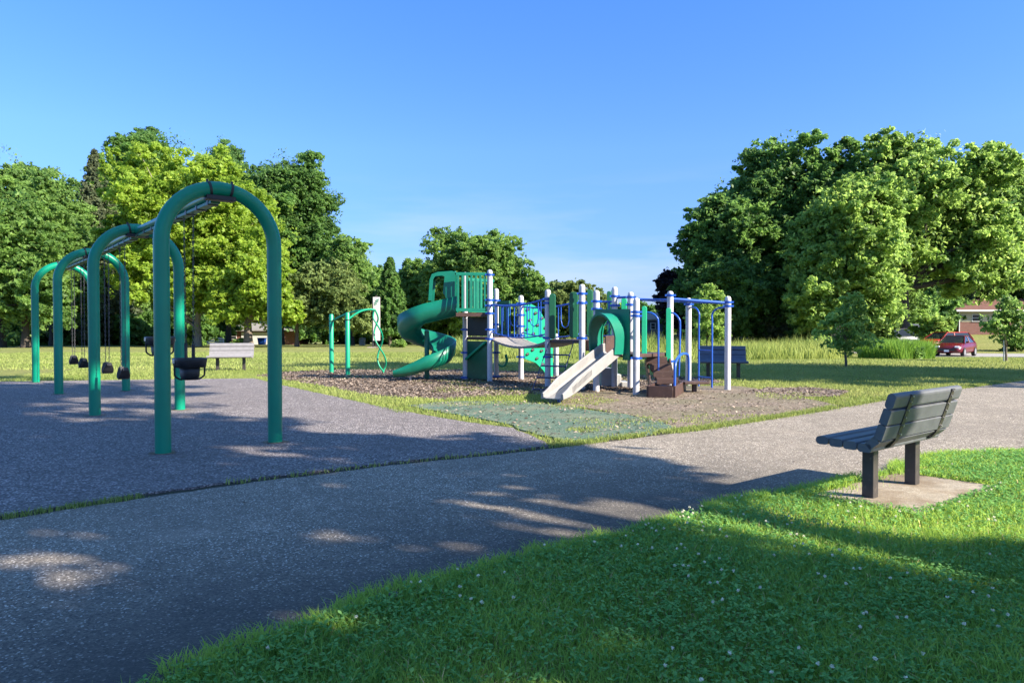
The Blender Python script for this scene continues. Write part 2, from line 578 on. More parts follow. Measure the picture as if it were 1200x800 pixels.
pad = [BC + BENCH_D * a + BENCH_N * b for a, b in ((-.62, -.40), (.80, -.40), (.80, .36), (-.62, .36))]
pad_poly = [(p.x, p.y) for p in pad]
sheet('concrete_pad', jitter(pad_poly, .03, .09, 10), .014, M['concrete'], .05)
road_l = [far(1040, 56), far(1100, 50.5), far(1150, 49), far(1260, 47)]
road_poly3 = road_l + [p + Vector((4, 9, 0)) for p in road_l[::-1]]
def strip(name, a, b, mat, lift, n=24):
    """a ground-following band between two polylines"""
    def rs(p, k):
        d = np.concatenate([[0], np.cumsum([np.hypot(p[i + 1][0] - p[i][0], p[i + 1][1] - p[i][1]) for i in range(len(p) - 1)])])
        t = np.linspace(0, d[-1], k)
        return np.interp(t, d, [q[0] for q in p]), np.interp(t, d, [q[1] for q in p])
    ax_, ay_ = rs(a, n)
    bx_, by_ = rs(b, n)
    vs = []
    k = 8
    for i in range(n):
        for j in range(k + 1):
            x = ax_[i] + (bx_[i] - ax_[i]) * j / k
            y = ay_[i] + (by_[i] - ay_[i]) * j / k
            vs.append((x, y, float(terr(x, y)) + lift))
    fs = [(i * (k + 1) + j, i * (k + 1) + j + 1, (i + 1) * (k + 1) + j + 1, (i + 1) * (k + 1) + j) for i in range(n - 1) for j in range(k)]
    mb = MB().add(vs, fs, True)
    return tag(mb.build(name, mat, normals=False), kind='structure')
strip('parking_road', [(26.5, 49), (34, 46.5), (60, 41.5)], [(26.5, 60), (36, 56), (66, 51)], M['road'], .03)

# ------------------------------------------------------------------ trees
def rand_dirs(rng, n):
    d = rng.normal(size=(n, 3))
    return d / np.linalg.norm(d, axis=1)[:, None]
def leaves(pts, size, rng, tint, up=.5, out=None):
    """a small pointed four-cornered leaf at every point"""
    n = len(pts)
    nrm = rand_dirs(rng, n)
    nrm[:, 2] += up
    if out is not None: nrm += out * .35
    nrm /= np.linalg.norm(nrm, axis=1)[:, None]
    a = np.cross(nrm, rand_dirs(rng, n))
    a /= np.linalg.norm(a, axis=1)[:, None] + 1e-9
    b = np.cross(nrm, a)
    s = size * rng.uniform(.6, 1.35, n)[:, None]
    v = np.stack([pts - a * s, pts - b * s * .55 - a * s * .1, pts + a * s, pts + b * s * .55 - a * s * .1], 1)
    v[:, 1] += nrm * s * .18
    v[:, 3] += nrm * s * .18
    f = np.arange(n * 4).reshape(n, 4)
    return v.reshape(-1, 3), f, np.repeat(tint, 4)
def crown_cloud(rng, lobes, density, bough=.26, flat=.72, fill=.3):
    """lobes: (x,y,z,rx,ry,rz). Returns leaf points, tints, outward dirs and bough centres"""
    pts, tint, outs, bcs = [], [], [], []
    for (x, y, z, rx, ry, rz) in lobes:
        rm = (rx * ry * rz) ** (1 / 3)
        nb = max(6, int(2.7 / bough ** 2))
        d = rand_dirs(rng, nb)
        d[:, 2] = np.where(d[:, 2] < -.85, -d[:, 2], d[:, 2])
        r = .35 + .72 * rng.uniform(0, 1, nb) ** .7
        ext = np.array([rx, ry, rz])
        c = np.array([x, y, z]) + d * r[:, None] * ext
        tot = 0
        for i in range(nb):
            br = rm * bough * rng.uniform(.5, 1.5)
            bt = rng.uniform(.1, .9)
            bcs.append((c[i], br))
            ns = 10
            sd = rand_dirs(rng, ns)
            sc = c[i] + sd * br * rng.uniform(.3, 1.35, ns)[:, None] * np.array([1, 1, flat])
            for q in range(ns):
                k = max(3, int(density * br * br * rng.uniform(.4, 1.5) / ns))
                pd = rand_dirs(rng, k)
                sr = br * rng.uniform(.22, .6)
                p = sc[q] + pd * sr * (rng.uniform(0, 1, k) ** .5)[:, None] * np.array([1, 1, .62])
                pts.append(p)
                outs.append(pd)
                tot += k
                tint.append(np.clip(bt + rng.normal(0, .2, k) + .15 * rng.normal(), 0, 1))
        k = int(tot * fill)          # loose twigs all through the crown
        nt = max(1, k // 9)
        td = rand_dirs(rng, nt)
        tcn = np.array([x, y, z]) + td * (rng.uniform(.1, 1.2, nt) ** .8)[:, None] * ext
        p = np.repeat(tcn, 9, 0) + rng.normal(0, .055 * rm, (nt * 9, 3))
        pts.append(p)
        outs.append(rand_dirs(rng, nt * 9))
        tint.append(np.clip(np.repeat(rng.uniform(.1, .9, nt), 9) + rng.normal(0, .15, nt * 9), 0, 1))
    return np.concatenate(pts), np.concatenate(tint), np.concatenate(outs), bcs
def limb(mb, a, b, r0, r1, rng, sag=.12, n=6, seg=5):
    a, b = Vector(a), Vector(b)
    L = (b - a).length
    o1 = Vector(rng.normal(size=3)) * L * .07
    pts = []
    for i in range(seg + 1):
        t = i / seg
        pts.append(a.lerp(b, t) + o1 * math.sin(t * PI) + Vector((0, 0, L * sag * math.sin(t * PI) * .5)))
    mb.tube(pts, [r0 + (r1 - r0) * (i / seg) for i in range(seg + 1)], n, caps=False)
TREES = 0
def tree(name, loc, H, lobes, leafm, barkm, label, cat='tree', seed=1, size=.18, density=600, trunk_r=.35, bough=.25, group='trees around the park', fork=.35, limbs=16, lean=0.0, flat=.72, fill=.16):
    rng = np.random.default_rng(seed)
    root = empty(name, loc, label, cat, 0, group)
    pts, tint, outs, bcs = crown_cloud(rng, lobes, density, bough, flat, fill)
    v, f, t = leaves(pts, size, rng, tint, .5, outs)
    np_mesh('crown', v, f, leafm, t, root)
    mb = MB()
    top = H * .8
    tp = []
    for i in range(9):
        q = i / 8
        tp.append(Vector((lean * q * q * H + .12 * math.sin(q * 5 + seed) * q, .12 * math.cos(q * 4 + seed) * q, -.15 + q * top)))
    rad = [trunk_r * (1.35 if i == 0 else 1) * (1 - .85 * i / 8) for i in range(9)]
    mb.tube(tp, rad, 10, caps=False)
    idx = rng.permutation(len(bcs))[:limbs]
    for k in idx:
        c = Vector(bcs[k][0])
        q = min(.85, max(fork, (c.z * .55) / top + rng.uniform(-.1, .05)))
        j = q * 8
        a = tp[int(j)].lerp(tp[min(8, int(j) + 1)], j - int(j))
        rr = trunk_r * (1 - .85 * q) * .55
        limb(mb, a, c, rr, rr * .2, rng)
    ORG[root.name] = Vector()
    mb.build('trunk', barkm, root, world=True)
    return root
def conifer(name, loc, H, Rb, leafm, barkm, label, seed=1, size=.2, density=2600, z0=.12, group='trees around the park', cat='tree'):
    rng = np.random.default_rng(seed)
    root = empty(name, loc, label, cat, 0, group)
    mb = MB()
    mb.tube([(0, 0, -.1), (0, 0, H * .5), (0, 0, H * .97)], [H * .018, H * .012, .02], 8, caps=False)
    pts, tint, outs = [], [], []
    z = H * z0
    while z < H * .99:
        q = (z - H * z0) / (H * (1 - z0))
        rr = Rb * (1 - q) ** .85 + .12
        nb = max(5, int(7 + 5 * (1 - q)))
        for k in range(nb):
            a = rng.uniform(0, 2 * PI)
            L = rr * rng.uniform(.7, 1.12)
            m = int(density * L / Rb / 14) + 10
            t = rng.uniform(.15, 1, m)
            droop = -.28 * L * t + .12 * L * t * t
            w = .22 * L * (1.1 - t)
            x = t * L
            y = rng.normal(0, 1, m) * w
            p = np.stack([x * math.cos(a) - y * math.sin(a), x * math.sin(a) + y * math.cos(a), z + droop + rng.normal(0, .07 * rr + .03, m)], 1)
            pts.append(p)
            o = np.stack([np.full(m, math.cos(a)), np.full(m, math.sin(a)), np.full(m, .3)], 1)
            outs.append(o)
            tint.append(np.clip(rng.uniform(.2, .8) + rng.normal(0, .15, m), 0, 1))
            mb.tube([(0, 0, z), (math.cos(a) * L * .8, math.sin(a) * L * .8, z - .14 * L)], [H * .004, .01], 4, caps=False)
        z += max(.22, H * .042 * (1.15 - q))
    v, f, t = leaves(np.concatenate(pts), size, rng, np.concatenate(tint), .2, np.concatenate(outs))
    np_mesh('crown', v, f, leafm, t, root)
    ORG[root.name] = Vector()
    mb.build('trunk', barkm, root)
    return root
L = {}
L['dark'] = leafmat('leaf_dark_green', (0.055, 0.125, 0.034), (0.145, 0.28, 0.065), .56, .5, .3)
L['mid'] = leafmat('leaf_mid_green', (0.08, 0.165, 0.040), (0.215, 0.355, 0.09), .56, .5, .3)
L['yellow'] = leafmat('leaf_yellow_green', (0.155, 0.26, 0.028), (0.32, 0.45, 0.065), .56, .5, .3)
L['light'] = leafmat('leaf_light_green', (0.115, 0.215, 0.042), (0.275, 0.42, 0.105), .56, .5, .3)
L['grey'] = leafmat('leaf_grey_green', (0.06, 0.085, 0.045), (0.16, 0.19, 0.10))
L['pale'] = leafmat('leaf_pale_green', (0.085, 0.135, 0.04), (0.20, 0.265, 0.085))
L['purple'] = leafmat('leaf_purple', (0.010, 0.010, 0.014), (0.035, 0.028, 0.034), .2)
L['bark'] = barkmat('bark_grey_brown', (0.13, 0.105, 0.08))
L['bark_pale'] = barkmat('bark_pale', (0.30, 0.26, 0.20))
L['bark_dark'] = barkmat('bark_dark', (0.055, 0.045, 0.035))

def lobes_for(rng, cx, zb, zt, r, n=4, main=.74, depth=.85):
    """a main mass and a few smaller ones round it"""
    zc, rz = (zb + zt) / 2, (zt - zb) / 2
    out = [(cx, 0, zc - rz * .05, r * main, r * main * depth, rz * .9)]
    n = n + 3
    for i in range(n):
        a = 2 * PI * (i * .618 + rng.uniform(-.1, .1))
        z = zc + rz * (-.6 + 1.25 * (i + rng.uniform(0, .8)) / n)
        k = rng.uniform(.34, .56) * (1 - .25 * max(0, (z - zc) / rz))
        out.append((cx + math.cos(a) * r * (1 - k) * 1.12 * (1 - .3 * max(0, (z - zc) / rz)), math.sin(a) * r * depth * (1 - k), z, r * k, r * k, rz * k * .9))
    return out
def photo_tree(name, px, top, hw, Y, crown_bottom, leaf, bark, label, seed, base_dx=0, **kw):
    """a tree at the distance Y whose crown fills px-hw..px+hw and top..crown_bottom of the photograph"""
    loc = far(px + base_dx, Y)
    H = P(px, top, Y).z - loc.z
    zb = P(px, crown_bottom, Y).z - loc.z
    r = hw * Y / F
    rng = random.Random(seed)
    n = kw.pop('nl', 5)
    dep = kw.pop('depth', .85)
    lb = lobes_for(rng, -base_dx * Y / F, zb, H, r, n, depth=dep)
    return tree(name, loc, H, lb, L[leaf], L[bark], label, seed=seed, **kw)
BG = 'big trees along the far side of the lawn'
FT = [
 # name px top hw Y bottom leaf bark label seed kwargs
 ('leafy_tree', 2, 170, 62, 70, 385, 'mid', 'bark_dark', 'tall mid green tree cut off by the left edge of the photo', 11, {}),
 ('leafy_tree', 62, 196, 52, 82, 385, 'mid', 'bark_dark', 'mid green tree second from the left edge, behind the farthest swing arches', 12, {}),
 ('leafy_tree', 190, 150, 64, 104, 330, 'dark', 'bark_dark', 'tall dark green tree rising behind the yellow-green maple', 13, {}),
 ('leafy_tree', 330, 172, 66, 102, 385, 'dark', 'bark_dark', 'broad dark green tree rising right of the front swing arch', 15, {'nl': 6}),
 ('maple_tree', 226, 172, 112, 74, 380, 'yellow', 'bark_pale', 'big yellow-green maple with several pale trunks behind the front swing arch', 14, {'nl': 7, 'limbs': 26, 'trunk_r': .32, 'fork': .12, 'base_dx': 6, 'fill': .05, 'bough': .22, 'density': 520}),
 ('maple_tree', 300, 288, 52, 68, 388, 'yellow', 'bark', 'low yellow-green maple between the pale swing bench and the far garage', 16, {'base_dx': -9, 'trunk_r': .45}),
 ('leafy_tree', 384, 305, 52, 72, 388, 'pale', 'bark', 'feathery pale green tree behind the two green climber posts', 17, {'base_dx': -36, 'trunk_r': .22, 'size': .16, 'density': 750}),
 ('leafy_tree', 412, 274, 40, 96, 390, 'mid', 'bark_dark', 'rounded mid green tree between the feathery tree and the spruce', 18, {}),
 ('leafy_tree', 492, 300, 34, 92, 390, 'mid', 'bark_dark', 'bushy green tree behind the top of the spiral slide', 20, {}),
 ('leafy_tree', 556, 266, 62, 84, 385, 'mid', 'bark', 'open crowned tree with sky gaps above the play tower', 21, {'density': 420, 'nl': 7, 'limbs': 22, 'bough': .26}),
 ('leafy_tree', 624, 316, 28, 82, 380, 'mid', 'bark', 'small loose crowned tree right of the open crowned tree', 22, {'density': 420, 'bough': .27}),
 ('leafy_tree', 672, 328, 42, 98, 390, 'pale', 'bark', 'low pale green tree behind the curved bridge', 23, {}),
 ('purple_tree', 797, 312, 28, 72, 392, 'purple', 'bark_dark', 'dark purple leaved tree at the left end of the right hand wood', 24, {}),
 ('leafy_tree', 846, 222, 54, 68, 396, 'dark', 'bark_dark', 'dark green tree at the left side of the right hand wood', 25, {'base_dx': 12}),
 ('leafy_tree', 930, 156, 84, 70, 388, 'dark', 'bark', 'tall dark green tree with a straight grey trunk behind the green sapling', 26, {'nl': 6, 'trunk_r': .5}),
 ('leafy_tree', 988, 200, 66, 58, 392, 'light', 'bark_pale', 'light green tree in front of the right hand wood with a pale trunk', 27, {'base_dx': -9, 'nl': 6, 'trunk_r': .42}),
 ('leafy_tree', 1092, 155, 86, 64, 354, 'light', 'bark_dark', 'huge spreading tree with a thick dark trunk left of the red car', 28, {'base_dx': -36, 'nl': 7, 'trunk_r': .78, 'limbs': 24}),
 ('leafy_tree', 1180, 184, 70, 92, 352, 'mid', 'bark_dark', 'tall tree above the red roofed house at the right edge', 29, {'nl': 6}),
 ('leafy_tree', 885, 192, 62, 76, 385, 'mid', 'bark_dark', 'mid green tree between the two dark trees of the right hand wood', 33, {'nl': 6}),
 ('leafy_tree', 1024, 186, 56, 76, 385, 'mid', 'bark_dark', 'tree filling the gap behind the light green tree and the huge tree', 34, {'nl': 6}),
 ('leafy_tree', 1140, 168, 58, 92, 352, 'light', 'bark', 'light green tree behind the right side of the huge spreading tree', 35, {'nl': 6}),
 ('leafy_tree', 1262, 180, 66, 92, 352, 'mid', 'bark_dark', 'tree just past the right edge above the red roof', 36, {'nl': 6}),
 ('leafy_tree', 128, 185, 50, 92, 385, 'mid', 'bark_dark', 'mid green tree around the foot of the tall grey-green spruce', 37, {}),
 ('leafy_tree', 268, 160, 52, 108, 370, 'dark', 'bark_dark', 'dark tree peeping over the top of the yellow-green maple', 38, {}),
 ('leafy_tree', 30, 215, 60, 66, 396, 'mid', 'bark_dark', 'low hanging green tree at the left end of the lawn behind the swings', 39, {}),
 ('leafy_tree', 440, 312, 36, 100, 396, 'mid', 'bark_dark', 'green tree directly behind the dark spruce', 40, {}),
 ('leafy_tree', 528, 322, 40, 92, 398, 'light', 'bark_dark', 'light bushy tree low behind the spiral slide', 44, {}),
 ('leafy_tree', 590, 326, 40, 96, 398, 'mid', 'bark_dark', 'bushy tree low behind the high tower railing', 45, {}),
 ('leafy_tree', 860, 296, 56, 64, 400, 'dark', 'bark_dark', 'low dark tree hanging to the ground above the gable house', 46, {'trunk_r': .2}),
 ('leafy_tree', 955, 286, 46, 64, 398, 'mid', 'bark_dark', 'low tree hanging to the ground between the straight grey trunk and the light green tree', 47, {'trunk_r': .2}),
 ('leafy_tree', 1030, 290, 36, 70, 392, 'mid', 'bark_dark', 'low tree hanging down between the pale trunk and the thick dark trunk', 48, {'trunk_r': .2}),
 ('leafy_tree', 1122, 270, 46, 96, 350, 'light', 'bark_dark', 'low branching light green tree over the red cars and house roof', 49, {'trunk_r': .2}),
]
seen_fb = {}
for (nm, px, top, hw, Y, cb, lf, bk, lab, sd, kw) in FT:
    photo_tree(nm, px, top, hw, Y, cb, lf, bk, lab, sd, group=BG, **kw)
conifer('spruce_tree', far(113, 88), P(113, 174, 88).z + .9, 5.2, L['grey'], L['bark'], 'tall grey-green spruce among the trees at upper left', 31, .24, 3000, group=BG)
conifer('spruce_tree', far(457, 76), P(457, 300, 76).z + .7, 2.3, L['dark'], L['bark'], 'dark narrow spruce left of the spiral slide', 32, .2, 2600, z0=.2, group=BG)

# saplings on the lawn
def sapling(px, base, top, hw, cb, leaf, label, seed, Y=None, **kw):
    Y = Y or at(px, base).y
    loc = far(px, Y)
    H = P(px, top, Y).z - loc.z
    zb = P(px, cb, Y).z - loc.z
    r = hw * Y / F
    lb = [(0, 0, zb + (H - zb) * .38, r, r, (H - zb) * .4), (r * .1, 0, zb + (H - zb) * .7, r * .6, r * .6, (H - zb) * .32)]
    return tree('young_tree', loc, H, lb, L[leaf], L['bark'], label, seed=seed, size=.07, density=1500, trunk_r=.05, bough=.26, group='saplings on the lawn', limbs=18)
sapling(992, 429, 348, 29, 414, 'light', 'small feathery sapling on the lawn left of the red cars', 41)
sapling(1180, 421, 350, 28, 400, 'mid', 'leafy sapling beside a thin stake at the right edge', 42, Y=30.5)
sapling(828, 423, 332, 24, 408, 'light', 'slim yellow-green sapling behind the blue ladder and bench', 43, Y=36)

# shrubs
def shrub(px, base, top, hw, leaf, label, seed, Y, size=.1, density=900):
    loc = far(px, Y)
    loc.z = min(loc.z, P(px, base, Y).z + .1)
    H = P(px, top, Y).z - loc.z
    r = hw * Y / F
    return tree('leafy_shrub', loc, H, [(0, 0, H * .5, r, r * .8, H * .52), (r * .4, .1, H * .4, r * .6, r * .6, H * .4)], L[leaf], L['bark_dark'], label, 'shrub', seed=seed, size=size, density=density, trunk_r=.05, bough=.32, group='shrubs at the lawn edge', limbs=8)
shrub(1062, 421, 402, 18, 'dark', 'low dark green shrub just left of the bright tall grass', 51, 36)
shrub(1020, 420, 400, 16, 'mid', 'mid green shrub right of the feathery sapling', 52, 38)
shrub(466, 406, 398, 9, 'light', 'small round shrub under the dark spruce', 53, 68)
shrub(1092, 394, 366, 24, 'light', 'light green bush under the huge spreading tree', 54, 58, .14, 700)
shrub(1025, 398, 372, 22, 'mid', 'bush between the pale trunk and the thick dark trunk', 55, 60, .14, 700)
shrub(1190, 406, 385, 18, 'dark', 'dark bush behind the staked sapling', 56, 60)
shrub(5, 405, 392, 14, 'mid', 'green bush at the far left end of the lawn', 57, 76)
shrub(230, 405, 398, 9, 'light', 'low bush left of the maple trunks', 58, 82)
shrub(280, 405, 397, 10, 'mid', 'bush in front of the brick wall of the garage', 59, 100)
shrub(905, 402, 372, 22, 'grey', 'grey-green bush under the straight grey trunk', 60, 64, .14, 700)
shrub(940, 402, 378, 18, 'mid', 'bush right of the straight grey trunk', 61, 62, .14, 700)
shrub(965, 420, 396, 18, 'light', 'light bush in the tall grass left of the feathery sapling', 62, 40)

# far wood that reads as one mass behind everything
def wood(name, spans, leafm, seed, label):
    rng = np.random.default_rng(seed)
    pts, tint, outs = [], [], []
    for (x0, x1, Y, top, n) in spans:
        for i in range(n):
            px = x0 + (x1 - x0) * (i + rng.uniform(0, 1)) / n
            y = Y + rng.uniform(-4, 6)
            base = far(px, y)
            t = P(px, top + rng.uniform(-10, 14), y).z - base.z
            if t < 1: t = 1
            r = rng.uniform(2.0, 3.2)
            k = 30
            lb = [(0, 0, t * .5, r, r * .7, t * .52)]
            p, q, o, _ = crown_cloud(rng, lb, 150, .34)
            pts.append(p + np.array([base.x, base.y, base.z]))
            tint.append(q)
            outs.append(o)
    p = np.concatenate(pts)
    v, f, t = leaves(p, .33, rng, np.concatenate(tint), .4, np.concatenate(outs))
    return tag(np_mesh(name, v, f, leafm, t), label, 'wood', kind='stuff')
wood('far_wood', [(-160, 262, 112, 330, 60), (255, 350, 136, 352, 26), (345, 540, 124, 340, 34), (540, 800, 118, 364, 40), (800, 1260, 100, 320, 60), (-160, 232, 90, 372, 56), (800, 1110, 84, 345, 44)], L['dark'], 71, 'dark band of woodland filling the far edge of the park')

# trees that stand right of and behind the camera and shade the foreground
def shade_tree(u, s, H, r, zb, seed, label, density=300, size=.17, **kw):
    x, y = u * .42 - s * .91, u * .91 + s * .42
    rng = random.Random(seed)
    x += 0
    return tree('shade_tree', (x, y, float(terr(x, y))), H, lobes_for(rng, 0, zb, H, r, 6, depth=1.0), L['mid'], L['bark'], label, seed=seed, size=size, density=density, trunk_r=.3, group='trees beside the path outside the photo', **kw)
#SHADE0
def us(u, s): return (u * .42 - s * .91, u * .91 + s * .42)
def shade_lobes(name_label, tu, ts, H, lobes, seed, leaf='mid', density=380, size=.15, tr=.28):
    """lobes: (u, s on the ground, radius, height); u runs across the sun, s along it"""
    tx, ty = us(tu, ts)
    lb = []
    for (u, sp, r, h) in lobes:
        x, y = us(u, sp - h / .625)
        lb.append((x - tx, y - ty, h, r, r, r))
    return tree('shade_tree', (tx, ty, float(terr(tx, ty))), H, lb, L[leaf], L['bark'], name_label, seed=seed, size=size, density=density, trunk_r=tr, group='trees beside the path outside the photo', bough=.31, fork=.3, fill=.01)
shade_lobes('low crowned shade tree right of the camera', 1.8, -8.6, 10, [(2.8, -.3, 1.9, 6), (2.9, 4.5, 2.3, 8), (.3, -1, 2.3, 5), (0, 5, 2.8, 8), (2.9, -5, 1.7, 3.5)], 81)
shade_lobes('tall shade tree beside the path right of the camera', 4.0, -8.8, 16, [(5.2, 4.9, 1.9, 9), (5.9, 2.7, 1.05, 7), (6.6, 3.6, .85, 7.5), (5.8, 9.5, 2.1, 11), (6.4, 14, 2.9, 14), (3, 10, 2.6, 11.5)], 82)
shade_lobes('tallest shade tree beside the path right of the camera', 3.2, -10.5, 20, [(8.4, 17, 2.9, 16), (2, 16, 3.4, 15.5), (5, 21, 3.6, 18.5)], 83)
shade_lobes('shade tree right of the lawn beyond the path', 22.5, -12.8, 14, [(21.3, -6, 2.6, 4.5), (22.5, 0, 3.4, 8), (23, 7, 3.4, 12), (20.7, 4, 2.2, 10), (24.5, -3, 3.4, 6), (20.5, -9, 2.0, 3.2), (22, 12, 3.2, 13), (19.5, 1, 1.6, 8), (19.6, 6, 1.6, 11)], 84)
shade_lobes('second shade tree right of the lawn beyond the path', 24.5, -16, 13, [(24.5, -12, 3, 4), (26, 3, 2.8, 11), (22.5, -12, 2.2, 3.6), (24.5, -6, 2.6, 7)], 85)
#SHADE1

# ------------------------------------------------------------------ grass, clover, meadow, chips
def scatter(rng, x0, x1, y0, y1, n, inside=None, outside=(), wedge=None):
    x = rng.uniform(x0, x1, n)
    y = rng.uniform(y0, y1, n)
    ok = np.ones(n, bool)
    if wedge is not None: ok &= (np.abs(x) < y * wedge + .6)
    if inside is not None: ok &= pip(x, y, inside)
    for p in outside: ok &= ~pip(x, y, p)
    return x[ok], y[ok]
def blades(x, y, h, w, rng, lean=.5, z0=0.0, tint=None):
    n = len(x)
    a = rng.uniform(0, 2 * PI, n)
    hh = h * rng.uniform(.45, 1.25, n)
    ww = w * rng.uniform(.7, 1.3, n)
    ld = rng.uniform(0, 2 * PI, n)
    ll = lean * hh * rng.uniform(.2, 1.3, n)
    z = np.zeros(n) + z0
    cx, sx = np.cos(a) * ww / 2, np.sin(a) * ww / 2
    lx, ly = np.cos(ld) * ll, np.sin(ld) * ll
    v = np.empty((n, 5, 3))
    v[:, 0] = np.stack([x - cx, y - sx, z - .01], 1)
    v[:, 1] = np.stack([x + cx, y + sx, z - .01], 1)
    v[:, 2] = np.stack([x + cx * .8 + lx * .35, y + sx * .8 + ly * .35, z + hh * .6], 1)
    v[:, 3] = np.stack([x - cx * .8 + lx * .35, y - sx * .8 + ly * .35, z + hh * .6], 1)
    v[:, 4] = np.stack([x + lx, y + ly, z + hh * np.sqrt(np.clip(1 - .35 * (ll / hh) ** 2, .2, 1))], 1)
    b = (np.arange(n) * 5)[:, None]
    f = np.concatenate([b + np.array([[0, 1, 2]]), b + np.array([[0, 2, 3]]), b + np.array([[3, 2, 4]])], 0)
    t = rng.uniform(0, 1, n) if tint is None else tint
    return v.reshape(-1, 3), f, np.repeat(t, 5)
def join_np(parts):
    vs, fs, ts, o = [], [], [], 0
    for v, f, t in parts:
        vs.append(v)
        fs.append(f + o)
        ts.append(t)
        o += len(v)
    return np.concatenate(vs), np.concatenate(fs), np.concatenate(ts)
def vnoise(x, y, s, seed):
    r = np.random.default_rng(seed)
    g = r.uniform(0, 1, (64, 64))
    u, v = x * s + 31, y * s + 17
    i, j = np.floor(u).astype(int), np.floor(v).astype(int)
    fu, fv = u - i, v - j
    fu, fv = fu * fu * (3 - 2 * fu), fv * fv * (3 - 2 * fv)
    i0, i1, j0, j1 = i % 64, (i + 1) % 64, j % 64, (j + 1) % 64
    return (g[i0, j0] * (1 - fu) + g[i1, j0] * fu) * (1 - fv) + (g[i0, j1] * (1 - fu) + g[i1, j1] * fu) * fv
G = {}
G['near'] = leafmat('grass_blade', (0.095, 0.225, 0.042), (0.31, 0.46, 0.085), .5, .45, .1, (.5, .42, .2))
G['far'] = leafmat('lawn_blade', (0.145, 0.215, 0.042), (0.315, 0.355, 0.115), .3, .6)
G['clover'] = leafmat('clover_leaf', (0.075, 0.225, 0.055), (0.23, 0.44, 0.13), .35, .6, .06)
G['flower'] = leafmat('clover_flower', (0.6, 0.57, 0.42), (0.85, 0.82, 0.65), .2, .7)
G['meadow'] = leafmat('meadow_grass', (0.13, 0.20, 0.04), (0.33, 0.38, 0.11), .35, .6)
G['reed'] = leafmat('bright_tall_grass', (0.08, 0.19, 0.025), (0.19, 0.33, 0.05), .35, .6)
rng = np.random.default_rng(5)
surf = [path_poly, rub_poly, mat_poly, mulch_poly_j, dirt_poly_j, chip_poly_j, pad_poly]
# near lawn right of the path
near_lawn = [(-2.2, 1.6)] + near_edge[1:13] + [(9.2, 10.6), (12, 12.6), (14, -1), (-2.2, -1)]
parts = []
x, y = scatter(rng, -2, 6.5, 1.9, 4.6, 190000, near_lawn, [pad_poly], .78)
t = np.clip(vnoise(x, y, 1.3, 1) * .6 + rng.uniform(0, .55, len(x)), 0, 1)
t = np.where(rng.uniform(0, 1, len(x)) < .035, 1.2, t)
hv = .6 + .9 * vnoise(x, y, 2.2, 31)
parts.append(blades(x, y, .06 * hv, .0046, rng, 1.15, .0, t))
x, y = scatter(rng, 0, 9.5, 4.6, 11, 170000, near_lawn, [pad_poly], .78)
t = np.clip(vnoise(x, y, 1.3, 1) * .6 + rng.uniform(0, .55, len(x)), 0, 1)
t = np.where(rng.uniform(0, 1, len(x)) < .03, 1.2, t)
hv = .6 + .9 * vnoise(x, y, 2.2, 31)
parts.append(blades(x, y, .056 * hv, .007, rng, 1.1, .0, t))
# longer grass hanging over the edge of the path
ex, ey = [], []
for i in range(len(near_edge) - 5):
    a, b = near_edge[i + 1], near_edge[i + 2]
    k = int(math.hypot(b[0] - a[0], b[1] - a[1]) * 1500)
    tt = rng.uniform(0, 1, k)
    nn = np.abs(rng.normal(0, .12, k)) - .05
    d = np.array([b[0] - a[0], b[1] - a[1]])
    d /= np.hypot(*d)
    nn = nn - .05 * (vnoise(a[0] + (b[0] - a[0]) * tt, a[1] + (b[1] - a[1]) * tt, 2.6, 51) > .55) - .06 * (vnoise(a[0] + (b[0] - a[0]) * tt, a[1] + (b[1] - a[1]) * tt, 1.1, 52) - .5)
    ex.append(a[0] + (b[0] - a[0]) * tt + d[1] * nn)
    ey.append(a[1] + (b[1] - a[1]) * tt - d[0] * nn)
ex, ey = np.concatenate(ex), np.concatenate(ey)
cl = vnoise(ex, ey, 4.0, 3)
k = cl > .3
parts.append(blades(ex[k], ey[k], .075, .0055, rng, .9, 0, np.clip(.55 + rng.uniform(0, .45, k.sum()), 0, 1)))  # yellower tint paints the sunlit strip into the edge blades
v, f, t = join_np(parts)
tag(np_mesh('lawn_grass', v, f, G['near'], t), 'short green lawn grass in front, right of the path', 'grass', kind='stuff')
# clover
x, y = scatter(rng, -1.5, 7, 2.0, 7.5, 90000, near_lawn, [pad_poly], .78)
k = vnoise(x, y, .9, 9) + rng.uniform(-.3, .3, len(x)) > .36
x, y = x[k], y[k]
n = len(x)
h = rng.uniform(.025, .062, n)
vs, fs, ts = [], [], []
for q in range(3):
    a = rng.uniform(0, .6, n) + q * 2 * PI / 3 + (np.arange(n) * 2.39)
    s = rng.uniform(.009, .016, n)
    dx, dy = np.cos(a), np.sin(a)
    tl = rng.uniform(-.7, .8, n)
    v = np.stack([np.stack([x, y, h], 1),
                  np.stack([x + dx * s - dy * s * .6, y + dy * s + dx * s * .6, h + tl * s], 1),
                  np.stack([x + dx * s * 1.7, y + dy * s * 1.7, h + tl * s * 1.6], 1),
                  np.stack([x + dx * s + dy * s * .6, y + dy * s - dx * s * .6, h + tl * s], 1)], 1)
    vs.append(v.reshape(-1, 3))
    fs.append(np.arange(n * 4).reshape(n, 4) + q * n * 4)
    ts.append(np.repeat(rng.uniform(0, 1, n), 4))
tag(np_mesh('clover', np.concatenate(vs), np.concatenate(fs), G['clover'], np.concatenate(ts)), 'low clover leaves mixed into the near lawn', 'clover', kind='stuff')
